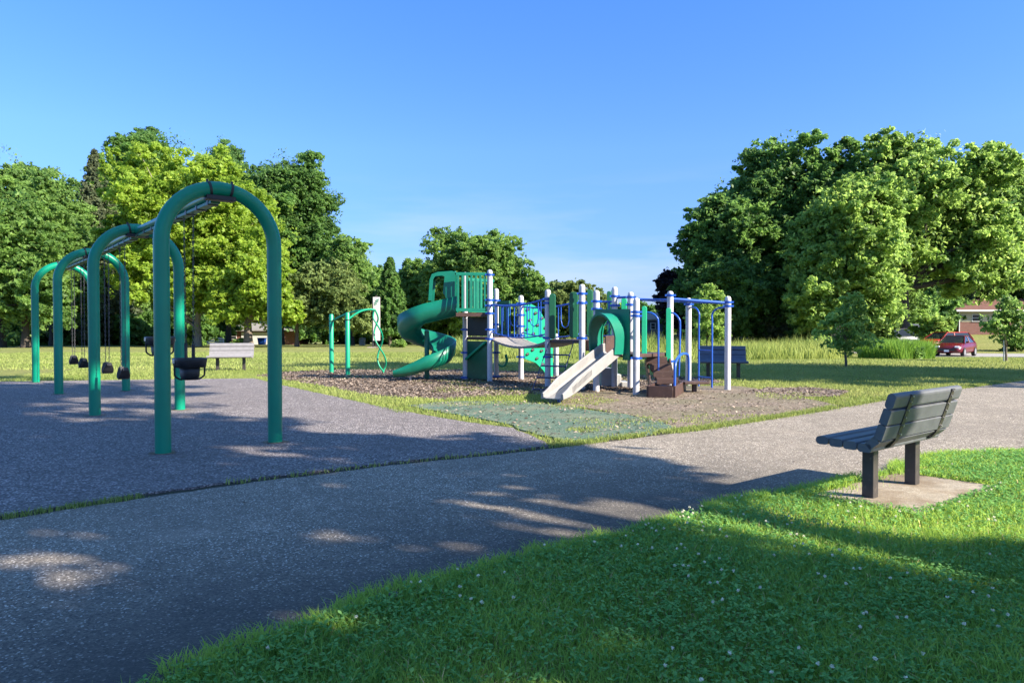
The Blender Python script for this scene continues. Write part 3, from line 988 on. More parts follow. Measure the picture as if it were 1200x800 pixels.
# clover flowers: little balls of petals on stems
x, y = scatter(rng, -1.5, 6.5, 2.2, 6.6, 2300, near_lawn, [pad_poly], .78)
k = vnoise(x, y, .9, 9) * .6 + vnoise(x, y, 3, 12) * .6 + rng.uniform(-.2, .2, len(x)) > .66
x, y = x[k], y[k]
pts = []
for a, b in zip(x, y):
    d = rand_dirs(rng, 22)
    rr = rng.uniform(.004, .0064)
    pts.append(np.array([a, b, rng.uniform(.055, .085)]) + d * rr * np.array([1, 1, .8]))
p = np.concatenate(pts)
v, f, t = leaves(p, .0048, rng, rng.uniform(0, 1, len(p)), .3)
tag(np_mesh('clover_flowers', v, f, G['flower'], t), 'white clover flowers dotted over the near lawn', 'flowers', kind='stuff')
# lawn beyond the path and round the play area
parts = []
x, y = scatter(rng, -13, 20, 6, 22, 300000, None, surf + [near_lawn], .74)
t = np.clip(vnoise(x, y, .7, 4) * .6 + rng.uniform(0, .5, len(x)), 0, 1)
parts.append(blades(x, y, .055, .012, rng, .8, .0, t))
x, y = scatter(rng, -30, 30, 22, 46, 150000, None, [], .74)
t = np.clip(vnoise(x, y, .5, 4) * .6 + rng.uniform(0, .5, len(x)), 0, 1)
parts.append(blades(x, y, .07, .022, rng, .8, terr(x, y), t))
# tufts in the cracks along the path and the rubber
for (e, wd, dens, thr) in ((far_edge[:7], .06, 420, .6), (far_edge[6:12], .16, 900, .22), ([xy(*p) for p in ((480, 485), (440, 474), (380, 461), (330, 450), (300, 443))], .12, 260, .3)):
    for i in range(len(e) - 1):
        a, b = e[i], e[i + 1]
        L_ = math.hypot(b[0] - a[0], b[1] - a[1])
        k = int(L_ * dens)
        tt = rng.uniform(0, 1, k)
        d = np.array([b[0] - a[0], b[1] - a[1]]) / L_
        nn = rng.normal(wd * .6, wd * .45, k)
        x = a[0] + (b[0] - a[0]) * tt - d[1] * nn
        y = a[1] + (b[1] - a[1]) * tt + d[0] * nn
        k = vnoise(x, y, 1.7, 6) > thr
        parts.append(blades(x[k], y[k], .05, .007, rng, .8, .005, rng.uniform(0, .8, k.sum())))
mw = [xy(*p) for p in ((655, 506), (700, 498), (760, 490), (800, 501), (770, 510), (690, 519), (650, 518))]
x, y = scatter(rng, 0, 3.5, 7.5, 11, 26000, mw)
k = vnoise(x, y, 2.3, 41) + rng.uniform(-.2, .2, len(x)) > .62
parts.append(blades(x[k], y[k], .04, .009, rng, .9, .012, rng.uniform(.2, 1, k.sum())))
mw = [xy(*p) for p in ((470, 475), (520, 470), (650, 472), (720, 484), (700, 487), (640, 477), (540, 475.5))]
x, y = scatter(rng, -3, 3.5, 9, 14, 20000, mw)
k = vnoise(x, y, 2.0, 42) + rng.uniform(-.2, .2, len(x)) > .66
parts.append(blades(x[k], y[k], .04, .010, rng, .9, .012, rng.uniform(.2, 1, k.sum())))
# sparse grass creeping into the dirt and mulch
x, y = scatter(rng, -7, 8, 8, 20, 90000, None, [path_poly, rub_poly], .74)
k = (vnoise(x, y, .8, 21) + .35 * vnoise(x, y, 3.1, 22) > .93)
parts.append(blades(x[k], y[k], .045, .012, rng, .8, .0, rng.uniform(.2, 1, k.sum())))
v, f, t = join_np(parts)
tag(np_mesh('field_grass', v, f, G['far'], t), 'mown yellow-green lawn round the playground', 'grass', kind='stuff')
# tall meadow behind the playground
parts = []
mead = [xy_ for xy_ in ((far(522, 40).x, 40), (far(560, 33).x, 33), (far(700, 33).x, 32.5), (far(860, 31).x, 31.5), (far(980, 33).x, 33.5), (far(1000, 40).x, 40), (far(900, 48).x, 48), (far(700, 46).x, 46), (far(530, 46).x, 46))]
x, y = scatter(rng, -4, 22, 30, 49, 60000, mead)
hh = .28 + .85 * vnoise(x, y, .45, 14) * rng.uniform(.6, 1.2, len(x))
hh = hh * np.clip((y - 30) / 5, .35, 1)
t = np.clip(vnoise(x, y, .6, 15) * .5 + rng.uniform(0, .6, len(x)), 0, 1)
parts.append(blades(x, y, hh, .035, rng, .45, terr(x, y), t))
v, f, t = join_np(parts)
tag(np_mesh('meadow_grass', v, f, G['meadow'], t), 'tall pale meadow grass and weeds behind the playground', 'tall grass', kind='stuff')
reedp = [(far(1005, 37).x, 37), (far(1050, 35).x, 34.5), (far(1096, 37).x, 37), (far(1090, 41).x, 41), (far(1030, 42).x, 42)]
x, y = scatter(rng, 16, 28, 33, 43, 40000, reedp)
parts = [blades(x, y, .95, .03, rng, .5, terr(x, y), rng.uniform(0, 1, len(x)))]
v, f, t = join_np(parts)
tag(np_mesh('ornamental_grass', v, f, G['reed'], t), 'bright green tall grass clump left of the red cars', 'tall grass', kind='stuff')
# wood chips
x, y = scatter(rng, -7, 8, 9, 22, 110000, mulch_poly, [], .74)
x2, y2 = scatter(rng, 3, 9, 12, 17, 9000, chip_poly_j, [])
x3, y3 = scatter(rng, -1, 8, 9, 15, 2600, dirt_poly, [])
x4, y4 = scatter(rng, -3, 3, 8, 13, 2200, mat_poly, [])
x = np.concatenate([x, x2, x3, x4])
y = np.concatenate([y, y2, y3, y4])
p = np.stack([x, y, rng.uniform(.012, .035, len(x))], 1)
v, f, t = leaves(p, .026, rng, rng.uniform(0, 1, len(x)) ** 1.3, 2.2)
tag(np_mesh('wood_chips', v, f, M['chip'], t), 'loose brown wood chips round the play equipment', 'wood chips', kind='stuff')
# ------------------------------------------------------------------ swing set
M['olive'] = paint('olive_green_paint', (.02, .16, .09), .5, .15, 6)
ARCH = [(Vector((-3.09, 7.79, 0))), Vector((-5.59, 10.97, 0)), Vector((-8.20, 14.35, 0)), Vector((-10.55, 17.3, 0))]
SB = Vector((-.62, .785, 0)).normalized()       # along the beam
SA_ = Vector((.785, .62, 0)).normalized()       # across
AR, AT, AHC = .578, .077, 2.755
swing = empty('swing_frame', ARCH[0], 'long green swing frame of four tall round arches on the rubber surface', 'swing set')
for c in ARCH:
    mb = MB()
    pts = [c - SA_ * AR + Vector((0, 0, -.1))]
    for k in range(6): pts.append(c - SA_ * AR + Vector((0, 0, .03 + (AHC - AR - .03) * k / 5)))
    for k in range(1, 25):
        a = PI - PI * k / 24
        pts.append(c + SA_ * (AR * math.cos(a)) + Vector((0, 0, AHC - AR + AR * math.sin(a))))
    for k in range(1, 6): pts.append(c + SA_ * AR + Vector((0, 0, (AHC - AR) * (1 - k / 5) - (.1 if k == 5 else 0))))
    mb.tube(pts, AT, 20)
    arch = mb.build('arch', M['green_pipe'], swing)
    for d in (-.11, .11):
        a = PI / 2 + d / AR
        t = SA_ * -math.sin(a) + Vector((0, 0, math.cos(a)))
        p = c + SA_ * (AR * math.cos(a)) + Vector((0, 0, AHC - AR + AR * math.sin(a)))
        mb = MB().tube([p - t * .013, p + t * .013], AT + .006, 20)
        nrm = (p - (c + Vector((0, 0, AHC - AR)))).normalized()
        mb.tube([p + nrm * .08, p + nrm * .105], .013, 6)
        mb.build('clamp', M['black_rubber'], arch)
    mb = MB().box(c + Vector((0, 0, AHC - AT - .022)), (.30, .12, .05), math.atan2(SA_.y, SA_.x))
    mb.build('bracket', M['black_rubber'], arch, .006)
    for sgn in (-1, 1):
        mb = MB()
        rr = random.Random(int(c.y * 10) + sgn)
        o = c + SA_ * (AR * sgn)
        ring = [o + Vector((math.cos(q * PI / 7) * (.10 + rr.uniform(0, .06)), math.sin(q * PI / 7) * (.10 + rr.uniform(0, .06)), .026)) for q in range(14)]
        mb.add(ring, [tuple(range(14))])
        mb.build('footing_patch', M['dirt'], arch, normals=False)
for i in range(3):
    a, b = ARCH[i] + SB * .05, ARCH[i + 1] - SB * .05
    z1 = Vector((0, 0, AHC - .03))
    beam = MB().tube([a + z1, b + z1], .052, 14).build('beam', M['green_pipe'], swing)
    lo = Vector((0, 0, AHC - .115))
    MB().bar(a + lo + SB * .1, b + lo - SB * .1, .10, .03).build('rail_plate', M['olive'], beam)
    mb = MB()
    n_ = 9
    for k in range(n_):
        p = a.lerp(b, (k + .5) / n_) + lo
        MB().box(p, (.112, .05, .05), math.atan2(SA_.y, SA_.x)).build('hanger', M['bench_metal'], beam)
def chain(mb, a, b, link=.05, w=.018, r=.0036):
    a, b = Vector(a), Vector(b)
    d = (b - a)
    Ln = d.length
    d.normalize()
    u = d.cross(Vector((.3, .9, .1))).normalized()
    v = d.cross(u)
    n = int(Ln / (link * .78))
    for i in range(n):
        c = a + d * (Ln * (i + .5) / n)
        s = u if i % 2 else v
        pts = []
        for k in range(8):
            q = 2 * PI * k / 8
            pts.append(c + d * (link / 2 * math.sin(q)) + s * (w / 2 * math.cos(q)))
        mb.tube(pts, r, 4, closed=True, smooth=False)
def beam_at(i, t):
    return ARCH[i].lerp(ARCH[i + 1], t)
BEAM_Z = AHC - .135
def belt_swing(pos, zb, label):
    root = empty('belt_swing', (pos.x, pos.y, zb), label, 'swing', math.atan2(SB.y, SB.x), 'black belt swings')
    mb = MB()
    fr = []
    prof = [(-.075, -.009), (.075, -.009), (.085, 0), (.075, .009), (-.075, .009), (-.085, 0)]
    for k in range(13):
        q = -1 + k / 6
        x = .155 * math.copysign(abs(q) ** .9, q)
        z = .17 * abs(q) ** 1.9
        t = Vector((1, 0, (.34 * q if abs(q) > 0 else 0) * 3.1)).normalized()
        w = 1 - .45 * max(0, abs(q) - .6) / .4
        fr.append((Vector((x, 0, z)), Vector((0, 1, 0)) * w, Vector((-t.z, 0, t.x))))
    mb.sweep(prof, fr, True)
    mb.build('seat', M['black_rubber'], root, world=False)
    for sx in (-1, 1):
        mb = MB()
        chain(mb, (sx * .17, 0, .18), (sx * .21, 0, BEAM_Z - zb))
        mb.box((sx * .165, 0, .165), (.03, .07, .05))
        mb.build('chain', M['chain'], root, world=False)
    return root
def bucket_swing(pos, zb, label):
    root = empty('bucket_swing', (pos.x, pos.y, zb), label, 'swing', math.atan2(SB.y, SB.x), 'black bucket swings')
    def ring(rx, ry, z, n=24, p=3.6):
        o = []
        for k in range(n):
            a = 2 * PI * k / n
            c, s = math.cos(a), math.sin(a)
            o.append(Vector((rx * math.copysign(abs(c) ** (2 / p), c), ry * math.copysign(abs(s) ** (2 / p), s), z)))
        return o
    # band: closed wall loop, outer and inner
    def loft(mb, rings, close=True):
        n = len(rings[0])
        vs = [p for r_ in rings for p in r_]
        m = len(rings)
        fs = []
        for i in range(m if close else m - 1):
            i2 = (i + 1) % m
            for j in range(n):
                j2 = (j + 1) % n
                fs.append((i * n + j, i * n + j2, i2 * n + j2, i2 * n + j))
        mb.add(vs, fs, True)
    mb = MB()
    loft(mb, [ring(.175, .165, .16), ring(.19, .18, .255), ring(.187, .177, .27), ring(.165, .155, .262), ring(.155, .145, .16)])
    mb.build('band', M['black_rubber'], root, world=False)
    mb = MB()
    loft(mb, [ring(.155, .10, .175), ring(.135, .095, .06), ring(.10, .085, .012), ring(.08, .07, .026), ring(.12, .075, .07), ring(.14, .08, .175)])
    mb.add(ring(.102, .087, .014), [tuple(range(24))])
    mb.build('pouch', M['black_rubber'], root, world=False)
    for a0, sy in ((0, 1), (PI, -1)):
        pts = []
        for k in range(13):
            q = PI * k / 12
            pts.append(Vector((0, sy * (.085 + .085 * math.sin(q * .5 + PI / 2 * (1 - q / PI)) * (1 if q < 2 else max(0, (PI - q) / 1.14)) ), .18 - .165 * (1 - math.cos(q)) / 2)))
        mb = MB().tube(pts, .011, 8)
        mb.build('leg_strap', M['black_rubber'], root, world=False)
    for sgn in (-1, 1):
        mb = MB().box((0, sgn * .181, .235), (.085, .012, .05))
        mb.build('plate', M['steel'], root, .004, world=False)
    for sx in (-1, 1):
        mb = MB().tube([(sx * .155, 0, .26), (sx * .165, 0, .44)], .019, 10)
        mb.build('chain_sleeve', M['black_rubber'], root, world=False)
        mb = MB()
        chain(mb, (sx * .165, 0, .43), (sx * .2, 0, BEAM_Z - zb))
        mb.build('chain', M['chain'], root, world=False)
    return root
bucket_swing(beam_at(0, .303), .66, 'black bucket baby swing hanging low in the bay nearest the camera')
bucket_swing(beam_at(0, .667), .90, 'black bucket baby swing hanging higher, half hidden behind the front arch')
belt_swing(beam_at(1, .276), .46, 'black belt swing in the middle bay, the rightmost and nearest of the four belts')
belt_swing(beam_at(1, .62), .48, 'black belt swing just left of the nearest belt swing')
belt_swing(beam_at(2, .30), .46, 'black belt swing in the far bay, third belt from the right')
belt_swing(beam_at(2, .64), .48, 'black belt swing in the far bay, leftmost and farthest of the four belts')

# ------------------------------------------------------------------ benches
def bench(loc, rz, label, slat, metal, L_=1.2, off_=-.03, slat2=None):
    root = empty('park_bench', loc, label, 'bench', rz, 'park benches')
    hl = L_ / 2
    def rounded(w, t, r):
        o = []
        for cx, cy, a0 in ((w / 2 - r, t / 2 - r, 0), (-w / 2 + r, t / 2 - r, 90), (-w / 2 + r, -t / 2 + r, 180), (w / 2 - r, -t / 2 + r, 270)):
            for k in range(4):
                a = R(a0 + 30 * k)
                o.append((cx + r * math.cos(a), cy + r * math.sin(a)))
        return o
    for i in range(4):
        y = .305 - i * .107
        mb = MB()
        w = .1
        pr = rounded(w, .062, .02 if i else .029)
        mb.sweep(pr, [((x + off_, y, .425 - .006 * i), (0, 1, 0), (0, 0, 1)) for x in (-hl, hl)], False)
        mb.build('seat_slat', slat, root, world=False)
    prof = [(-.07, .448, 42), (-.125, .53, 72), (-.160, .645, 72), (-.196, .76, 72)]
    for i, (y, z, a) in enumerate(prof):
        u = Vector((0, -math.cos(R(a)), math.sin(R(a))))
        v = Vector((0, math.sin(R(a)), math.cos(R(a))))
        h = .09 if i == 0 else .113
        top = i == 3
        pr = rounded(h, .06, .026 if top else .007)
        mb = MB()
        mb.sweep(pr, [((x + off_, y, z), u, v) for x in (-hl, hl)], False)
        mb.build('back_slat', slat2 or slat, root, world=False)
    for sx in (-.37, .37):
        pts = [(.33, .388), (-.03, .386), (-.09, .405), (-.125, .45), (-.165, .56), (-.242, .80)]
        mb = MB()
        for k in range(len(pts) - 1):
            (y0, z0), (y1, z1) = pts[k], pts[k + 1]
            mb.bar((sx, y0, z0), (sx, y1, z1), .055, .011, (0, .3, 1))
        br = mb.build('bracket', metal, root, world=False)
        for (y, z) in ((-.152, .50), (-.170, .565), (-.187, .625), (-.205, .68), (-.224, .745), (-.238, .785)):
            MB().tube([(sx, y, z), (sx, y - .012, z - .003)], .008, 6).build('bolt', M['steel'], br, world=False)
        mb = MB().box((sx, .06, .185), (.088, .088, .39))
        mb.build('leg', metal, root, .008, world=False)
    return root
bz = math.atan2(BENCH_D.y, BENCH_D.x)
bench(BC + Vector((0, 0, .014)), bz, 'grey slatted bench on its concrete pad, nearest the camera beside the path', M['bench_slat'], M['bench_metal'])
bench(Vector((-8.35, 21.8, 0)), R(180 + 12), 'pale grey slatted bench left of the green climber, seen past the swings', M['bench_slat_pale'], M['bench_metal'], 1.25, 0)
bench(Vector((5.35, 18.6, 0)), R(180 - 10), 'slatted bench behind the overhead ladder, slate blue with shade painted in', M['bench_slat_shaded'], M['bench_metal'], 1.15, 0)

# ------------------------------------------------------------------ play structure
E1 = Vector((.70, -.71, 0)).normalized()
N1 = Vector((.71, .70, 0)).normalized()
def V2(x, y, z=0.0): return Vector((x, y, z))
P1, P2, P3, P4 = V2(-.52, 17.2), V2(-1.14, 17.9), V2(-.40, 18.65), V2(.22, 18.0)
PB = V2(-1.33, 17.12)
P5, P6, P8 = V2(.77, 15.8), V2(1.44, 15.1), V2(2.2, 15.75)
Q2 = V2(1.5, 16.5)
P7, P10, P11, P9 = V2(1.69, 14.7), V2(2.38, 14.06), V2(3.21, 14.9), V2(2.51, 15.54)
P12, P13 = V2(3.92, 16.3), V2(4.44, 15.1)
play = empty('play_structure', (1.2, 16.0, 0), 'green, blue and white playground climber with spiral slide, bridge and straight slide', 'play structure')
PR = .064
def zy(p, py): return P(600, py, p.y).z
def post(p, top, collars=(), r=PR, base=-.1):
    zt = zy(p, top)
    mb = MB()
    o = Vector((p.x, p.y, 0))
    zs = [base, zt - .07, zt - .035, zt - .012, zt]
    rs = [r, r, r * .93, r * .72, r * .3]
    mb.tube([o + Vector((0, 0, z)) for z in zs], rs, 18)
    po = mb.build('post', M['white_post'], play)
    for y in collars:
        z = zy(p, y)
        mb = MB().tube([o + Vector((0, 0, z - .024)), o + Vector((0, 0, z + .024))], r + .009, 18)
        mb.box(o + Vector((r + .02, -.02, z)), (.05, .035, .04))
        mb.box(o + Vector((-r - .02, -.02, z)), (.05, .035, .04))
        mb.build('collar', M['blue'], po)
    return po
post(P1, 316, (322, 351.5, 358, 367, 386, 397))
post(P2, 319, (386, 413, 442))
post(P3, 338, (352, 380, 413, 441))
post(P4, 346, (355.5, 369, 382, 393, 418))
post(P5, 339, (350.5, 355, 396, 418))
post(P6, 333, (344, 355, 396))
post(P7, 340, (353, 362))
post(P8, 336, (347, 358))
post(P9, 342, (348, 357))
post(P10, 349, (365.5, 370, 419.5))
post(P11, 341, (346, 423))
post(P12, 349, (356.5,))
post(P13, 347, (354, 358.5))
LOWP = V2(1.16, 19.2)
post(LOWP, 391, ())
def deck(poly, z, t=.07, mat=None):
    mb = MB().prism([(p.x, p.y) for p in poly], (0, 0, z - t), (1, 0, 0), (0, 1, 0), (0, 0, t))
    return mb.build('deck', mat or M['brown_vinyl'], play, .006)
Z1, Z2, Z3, ZT = 1.06, 1.03, .78, 1.63
deck([P1, P4, P3, P2], Z1)
deck([P1, P2, PB + V2(.02, 0)], ZT, .09)
deck([P5, P6, P8, Q2], Z2)
deck([P7, P10, P11, P9], Z3)
# step between the middle deck and the slide deck
mb = MB()
for k, (zt, s0, s1) in enumerate(((Z2 - .005, -.02, .17), (.905, .17, .42))):
    a = P6.lerp(P8, .12) + E1 * s0
    b = P6.lerp(P8, .96) + E1 * s0
    d = E1 * (s1 - s0)
    q = [a, a + d, b + d, b]
    mb.prism([(p.x, p.y) for p in q], (0, 0, zt - .22), (1, 0, 0), (0, 1, 0), (0, 0, .22))
mb.build('step', M['brown_vinyl'], play, .006)
mb = MB()
a, b = P9.lerp(P7, .05), P9.lerp(P7, .5)
mb.bar(P9 + V2(-.1, -.1, .95), P7.lerp(P9, .25) + V2(0, 0, .95), .03, .34)
mb.build('riser_panel', M['brown_vinyl'], play, .004)

# slatted green railing panels
def slat_rail(a, b, z0, z1, n, mat, sw=.05, t=.035, rail=.075):
    mb = MB()
    a, b = Vector((a.x, a.y, 0)), Vector((b.x, b.y, 0))
    mb.bar(a + V2(0, 0, z0 + rail / 2), b + V2(0, 0, z0 + rail / 2), t, rail)
    mb.bar(a + V2(0, 0, z1 - rail / 2), b + V2(0, 0, z1 - rail / 2), t, rail)
    d = (b - a).normalized()
    for k in range(n):
        p = a.lerp(b, (k + .5) / n)
        w = d * sw / 2
        nn = Vector((-d.y, d.x, 0)) * (t * .42)
        q = [p - w - nn, p + w - nn, p + w + nn, p - w + nn]
        mb.hexa([v_ + V2(0, 0, z0 + rail) for v_ in q] + [v_ + V2(0, 0, z1 - rail) for v_ in q])
    return mb.build('railing', mat, play, .006)
slat_rail(PB + V2(.02, 0), P1.lerp(PB, .08), 1.66, 2.57, 7, M['green_plastic'])
slat_rail(P2.lerp(P3, .1), P2.lerp(P3, .92), 1.66, 2.5, 7, M['green_plastic'])
slat_rail(P3.lerp(P4, .08), P3.lerp(P4, .55), 1.12, 1.95, 4, M['dark_green_plastic'])
# panels under the high deck
def vpanel(name, a, b, z0, z1, mat, t=.03, par=None):
    a, b = Vector((a.x, a.y, 0)), Vector((b.x, b.y, 0))
    mb = MB().bar(a + V2(0, 0, (z0 + z1) / 2), b + V2(0, 0, (z0 + z1) / 2), t, z1 - z0)
    return mb.build(name, mat, par or play, .006)
vpanel('riser_panel', P2.lerp(P1, .1), P1.lerp(P2, .1), Z1 + .03, ZT - .1, M['black_rubber'])
vpanel('side_panel', P2.lerp(P1, .1), P1.lerp(P2, .1), .06, Z1 - .1, M['dark_green_plastic'])
sp = P2.lerp(P1, .13) + V2(-.05, -.06)
MB().tube([P2.lerp(P1, .1) + V2(-.04, -.05, .52), P1.lerp(P2, .1) + V2(-.04, -.05, .95)], .03, 10).build('brace', M['bright_green'], play)

# spiral slide
SC = V2(-2.09, 18.0)
rc = .42
def chute_profile(inner, outer, hw):
    pts = [(-hw, inner), (-hw + .02, inner * .45), (-hw * .62, .03), (-hw * .2, 0), (hw * .25, 0), (hw * .68, .035), (hw * .95, outer * .35), (hw + .01, outer)]
    ret = [(hw + .05, outer + .005), (hw + .03, outer * .35 - .01), (hw * .74, -.01), (hw * .25, -.04), (-hw * .25, -.04), (-hw * .68, -.01), (-hw - .015, inner * .45), (-hw - .03, inner)]
    return pts + ret
fr = []
def zs_of(deg):
    return float(np.interp(deg, [-60, 0, 90, 180, 270, 360, 430], [1.60, 1.42, 1.04, .78, .52, .27, .12]))
path = []
for k in range(6):      # straight start from the deck
    x = -1.30 + (SC.x + 1.30) * k / 6
    path.append((V2(x, SC.y - rc, 1.60 + (1.42 - 1.60) * k / 6), Vector((0, -1, 0)), 0))
for k in range(49):
    deg = 360 * k / 48
    a = R(-90 - deg)
    rad = Vector((math.cos(a), math.sin(a), 0))
    path.append((V2(SC.x, SC.y, zs_of(deg)) + rad * rc, rad, deg))
for k in range(1, 8):   # run out to the left
    x = SC.x - .72 * k / 7
    path.append((V2(x, SC.y - rc - .02 * k / 7, .27 - .13 * math.sin(PI / 2 * k / 7)), Vector((0, -1, 0)), 360 + 10 * k))
mbs = MB()
profs = []
frames = []
n = 16
vs, fs = [], []
for (o, rad, deg) in path:
    out_h = float(np.interp(deg, [0, 60, 300, 360, 400, 430], [.42, .42, .42, .32, .22, .13]))
    inn_h = float(np.interp(deg, [0, 60, 330, 400, 430], [.34, .2, .22, .18, .12]))
    pr = chute_profile(inn_h, out_h, .255)
    for x, y in pr: vs.append(o + rad * x + V2(0, 0, y))
for i in range(len(path) - 1):
    for j in range(n):
        j2 = (j + 1) % n
        fs.append((i * n + j, i * n + j2, (i + 1) * n + j2, (i + 1) * n + j))
mbs.add(vs, fs, True)
mbs.add(vs[:n], [tuple(range(n))])
mbs.add(vs[-n:], [tuple(range(n))])
spiral = mbs.build('spiral_slide', M['green_plastic'], play)
MB().tube([SC + V2(0, 0, -.1), SC + V2(0, 0, 1.2)], .06, 14).build('slide_pole', M['green_plastic'], spiral)
MB().tube([V2(SC.x - .35, SC.y - rc, -.1), V2(SC.x - .35, SC.y - rc, .16)], .03, 10).build('support', M['steel'], spiral)
# hood over the slide entry
def plane_px(px, py, Y): return P(px, py, Y)
hood_out = [(533, 366), (533, 317), (529.5, 315.7), (525, 316.2), (513, 317), (506, 319.5), (503.5, 326), (502, 352), (505.5, 352), (507.5, 327), (510, 323.5), (518, 322.8), (521, 324), (519, 343), (521.5, 347)]
YF, YBK = SC.y - rc - .29, SC.y - rc + .29
mb = MB()
for Y0 in (YF, YBK):
    a = [P(px, py, YF) for px, py in hood_out]
    poly = [(p.x, p.z) for p in a]
    mb.prism(poly, (0, Y0, 0), (1, 0, 0), (0, 0, 1), (0, .03, 0))
top = [P(px, py, YF) for px, py in ((533, 317), (529.5, 315.7), (525, 316.2), (513, 317), (506, 319.5), (503.5, 326))]
for i in range(len(top) - 1):
    p, q = top[i], top[i + 1]
    w = Vector((0, YBK - YF, 0))
    d = V2(0, 0, -.03)
    mb.hexa([p + d, q + d, q + d + w, p + d + w, p, q, q + w, p + w])
mb.build('slide_hood', M['green_plastic'], spiral)

# the curved bridge with its blue rails
def sagline(a, b, z0, z1, sag, n=14):
    out = []
    for k in range(n + 1):
        t = k / n
        p = a.lerp(b, t)
        out.append(Vector((p.x, p.y, z0 + (z1 - z0) * t - sag * 4 * t * (1 - t))))
    return out
na = sagline(P1, P5, Z1 - .01, Z2 - .01, .17)
fa = sagline(P4, Q2, Z1 - .01, Z2 - .01, .17)
mb = MB()
for i in range(len(na) - 1):
    d = (na[i + 1] - na[i]) * .04
    mb.slabquad(na[i] + d, na[i + 1] - d, fa[i + 1] - d, fa[i] + d, (0, 0, -.05))
mb.build('bridge', M['grey_deck'], play)
def bridge_rail(a, b, zt0, zt1, zb0, zb1, sg, n):
    mb = MB()
    tp = sagline(a, b, zt0, zt1, sg)
    bt = sagline(a, b, zb0, zb1, sg + .02)
    mb.tube(tp, .021, 10)
    mb.tube(bt, .016, 8)
    for k in range(1, n):
        t = k / n
        def ev(l):
            i = t * (len(l) - 1)
            j = min(len(l) - 2, int(i))
            return l[j].lerp(l[j + 1], i - j)
        p, q = ev(tp), ev(bt)
        if k == n - 2:
            dd = (b - a).normalized() * .13
            mb.tube([p + dd, p + dd * 1.0 + V2(0, 0, -.35), p + dd * .7 + V2(0, 0, -.48), p + V2(0, 0, -.53), p - dd * .7 + V2(0, 0, -.48), p - dd + V2(0, 0, -.35), p - dd], .012, 8)
        else:
            mb.tube([p, q], .012, 8)
    return mb.build('bridge_rail', M['blue'], play)
bridge_rail(P1, P5, 1.83, 1.93, 1.20, 1.16, .10, 9)
bridge_rail(P4, Q2, 1.80, 1.88, 1.18, 1.14, .08, 9)
bridge_rail(P3, P4, 1.86, 1.84, 1.12, 1.12, .0, 7)
bridge_rail(Q2, P8, 1.86, 1.84, 1.12, 1.12, .0, 7)

# climbing wall behind the bridge
def on_plane(px, py, p0, nrm):
    d = ray(px, py)
    o = Vector((0, 0, EYE))
    t = (p0 - o).dot(nrm) / d.dot(nrm)
    return o + d * t
wd = (LOWP - P4).normalized()
wn_ = Vector((wd.y, -wd.x, 0))
p0 = P4 + wn_ * .09
wall_px = [(614.5, 420), (614.5, 357), (621, 355.5), (627, 358.5), (634, 366), (640, 377), (646, 392), (648, 410), (648, 446), (641, 441), (637, 434), (628, 425)]
pts = [on_plane(px, py, p0, wn_) for px, py in wall_px]
mb = MB()
vs = pts + [p - wn_ * .04 for p in pts]
n = len(pts)
mb.add(vs, [tuple(range(n)), tuple(reversed(range(n, 2 * n)))] + [(i, (i + 1) % n, n + (i + 1) % n, n + i) for i in range(n)])
wall = mb.build('climbing_wall', M['bright_green'], play)
for (px, py) in ((618, 363), (627.5, 367), (635, 373), (621, 375), (630, 381), (639, 384), (617.5, 386), (625, 391), (634, 393), (617, 400), (638, 402), (624, 410), (634.5, 411), (618, 415), (629, 420), (636, 427), (643, 415), (643, 432)):
    c = on_plane(px, py, p0 + wn_ * .012, wn_)
    mb = MB()
    u, v = wd * .07, V2(0, 0, .045)
    ring = [c + u * math.cos(k * PI / 5) + v * math.sin(k * PI / 5 + .3) for k in range(10)]
    tip = [c + wn_ * .035 + (p - c) * .55 for p in ring]
    mb.add(ring + tip, [tuple(range(10, 20))] + [(k, (k + 1) % 10, 10 + (k + 1) % 10, 10 + k) for k in range(10)], True)
    mb.build('hold', M['black_rubber'] if (px * 7 + py) % 5 else M['ivory'], wall)
# narrow rounded entry panels
def narrow(px0, px1, py0, py1, Y, mat, t=.05):
    mb = MB()
    c0, c1 = P(px0, py0, Y), P(px1, py1, Y)
    w, h = c1.x - c0.x, c0.z - c1.z
    r = w * .42
    pl = []
    for cx, cy, a0 in ((w - r, h - r, 0), (r, h - r, 90), (r, r, 180), (w - r, r, 270)):
        for k in range(5):
            a = R(a0 + 22.5 * k)
            pl.append((cx + r * math.cos(a), cy + r * math.sin(a)))
    mb.prism(pl, (c0.x, Y, c1.z), (1, 0, 0), (0, 0, 1), (.02, t, 0))
    return mb.build('entry_panel', mat, play, .008)
narrow(643.5, 650.5, 344, 397, 15.65, M['dark_green_plastic'])
narrow(667, 677, 342, 396, 15.25, M['dark_green_plastic'])
narrow(687.5, 694, 339, 394, 15.25, M['dark_green_plastic'])
narrow(711, 716, 341, 394, 16.0, M['dark_green_plastic'])
narrow(716, 721, 339, 366, 16.2, M['bright_green'])
narrow(728, 734, 349, 372, 15.9, M['bright_green'])
narrow(752, 757.5, 358.5, 421, 14.4, M['bright_green'], .06)
narrow(780.5, 786, 360.5, 424, 14.75, M['bright_green'], .06)
# sloping bar ladder
tl, tr = P5 + V2(.03, -.03, Z2 - .04), P6 + V2(-.16, .14, Z2 - .04)
bl, br_ = at(624, 457, .02), at(655, 457, .02)
mb = MB()
for k in range(4):
    t = .28 + k * .235
    mb.tube([tl.lerp(bl, t), tr.lerp(br_, t)], .017, 8)
mb.tube([tl, bl], .011, 6)
mb.tube([tr, br_], .011, 6)
mb.build('ladder', M['dark_blue'], play)
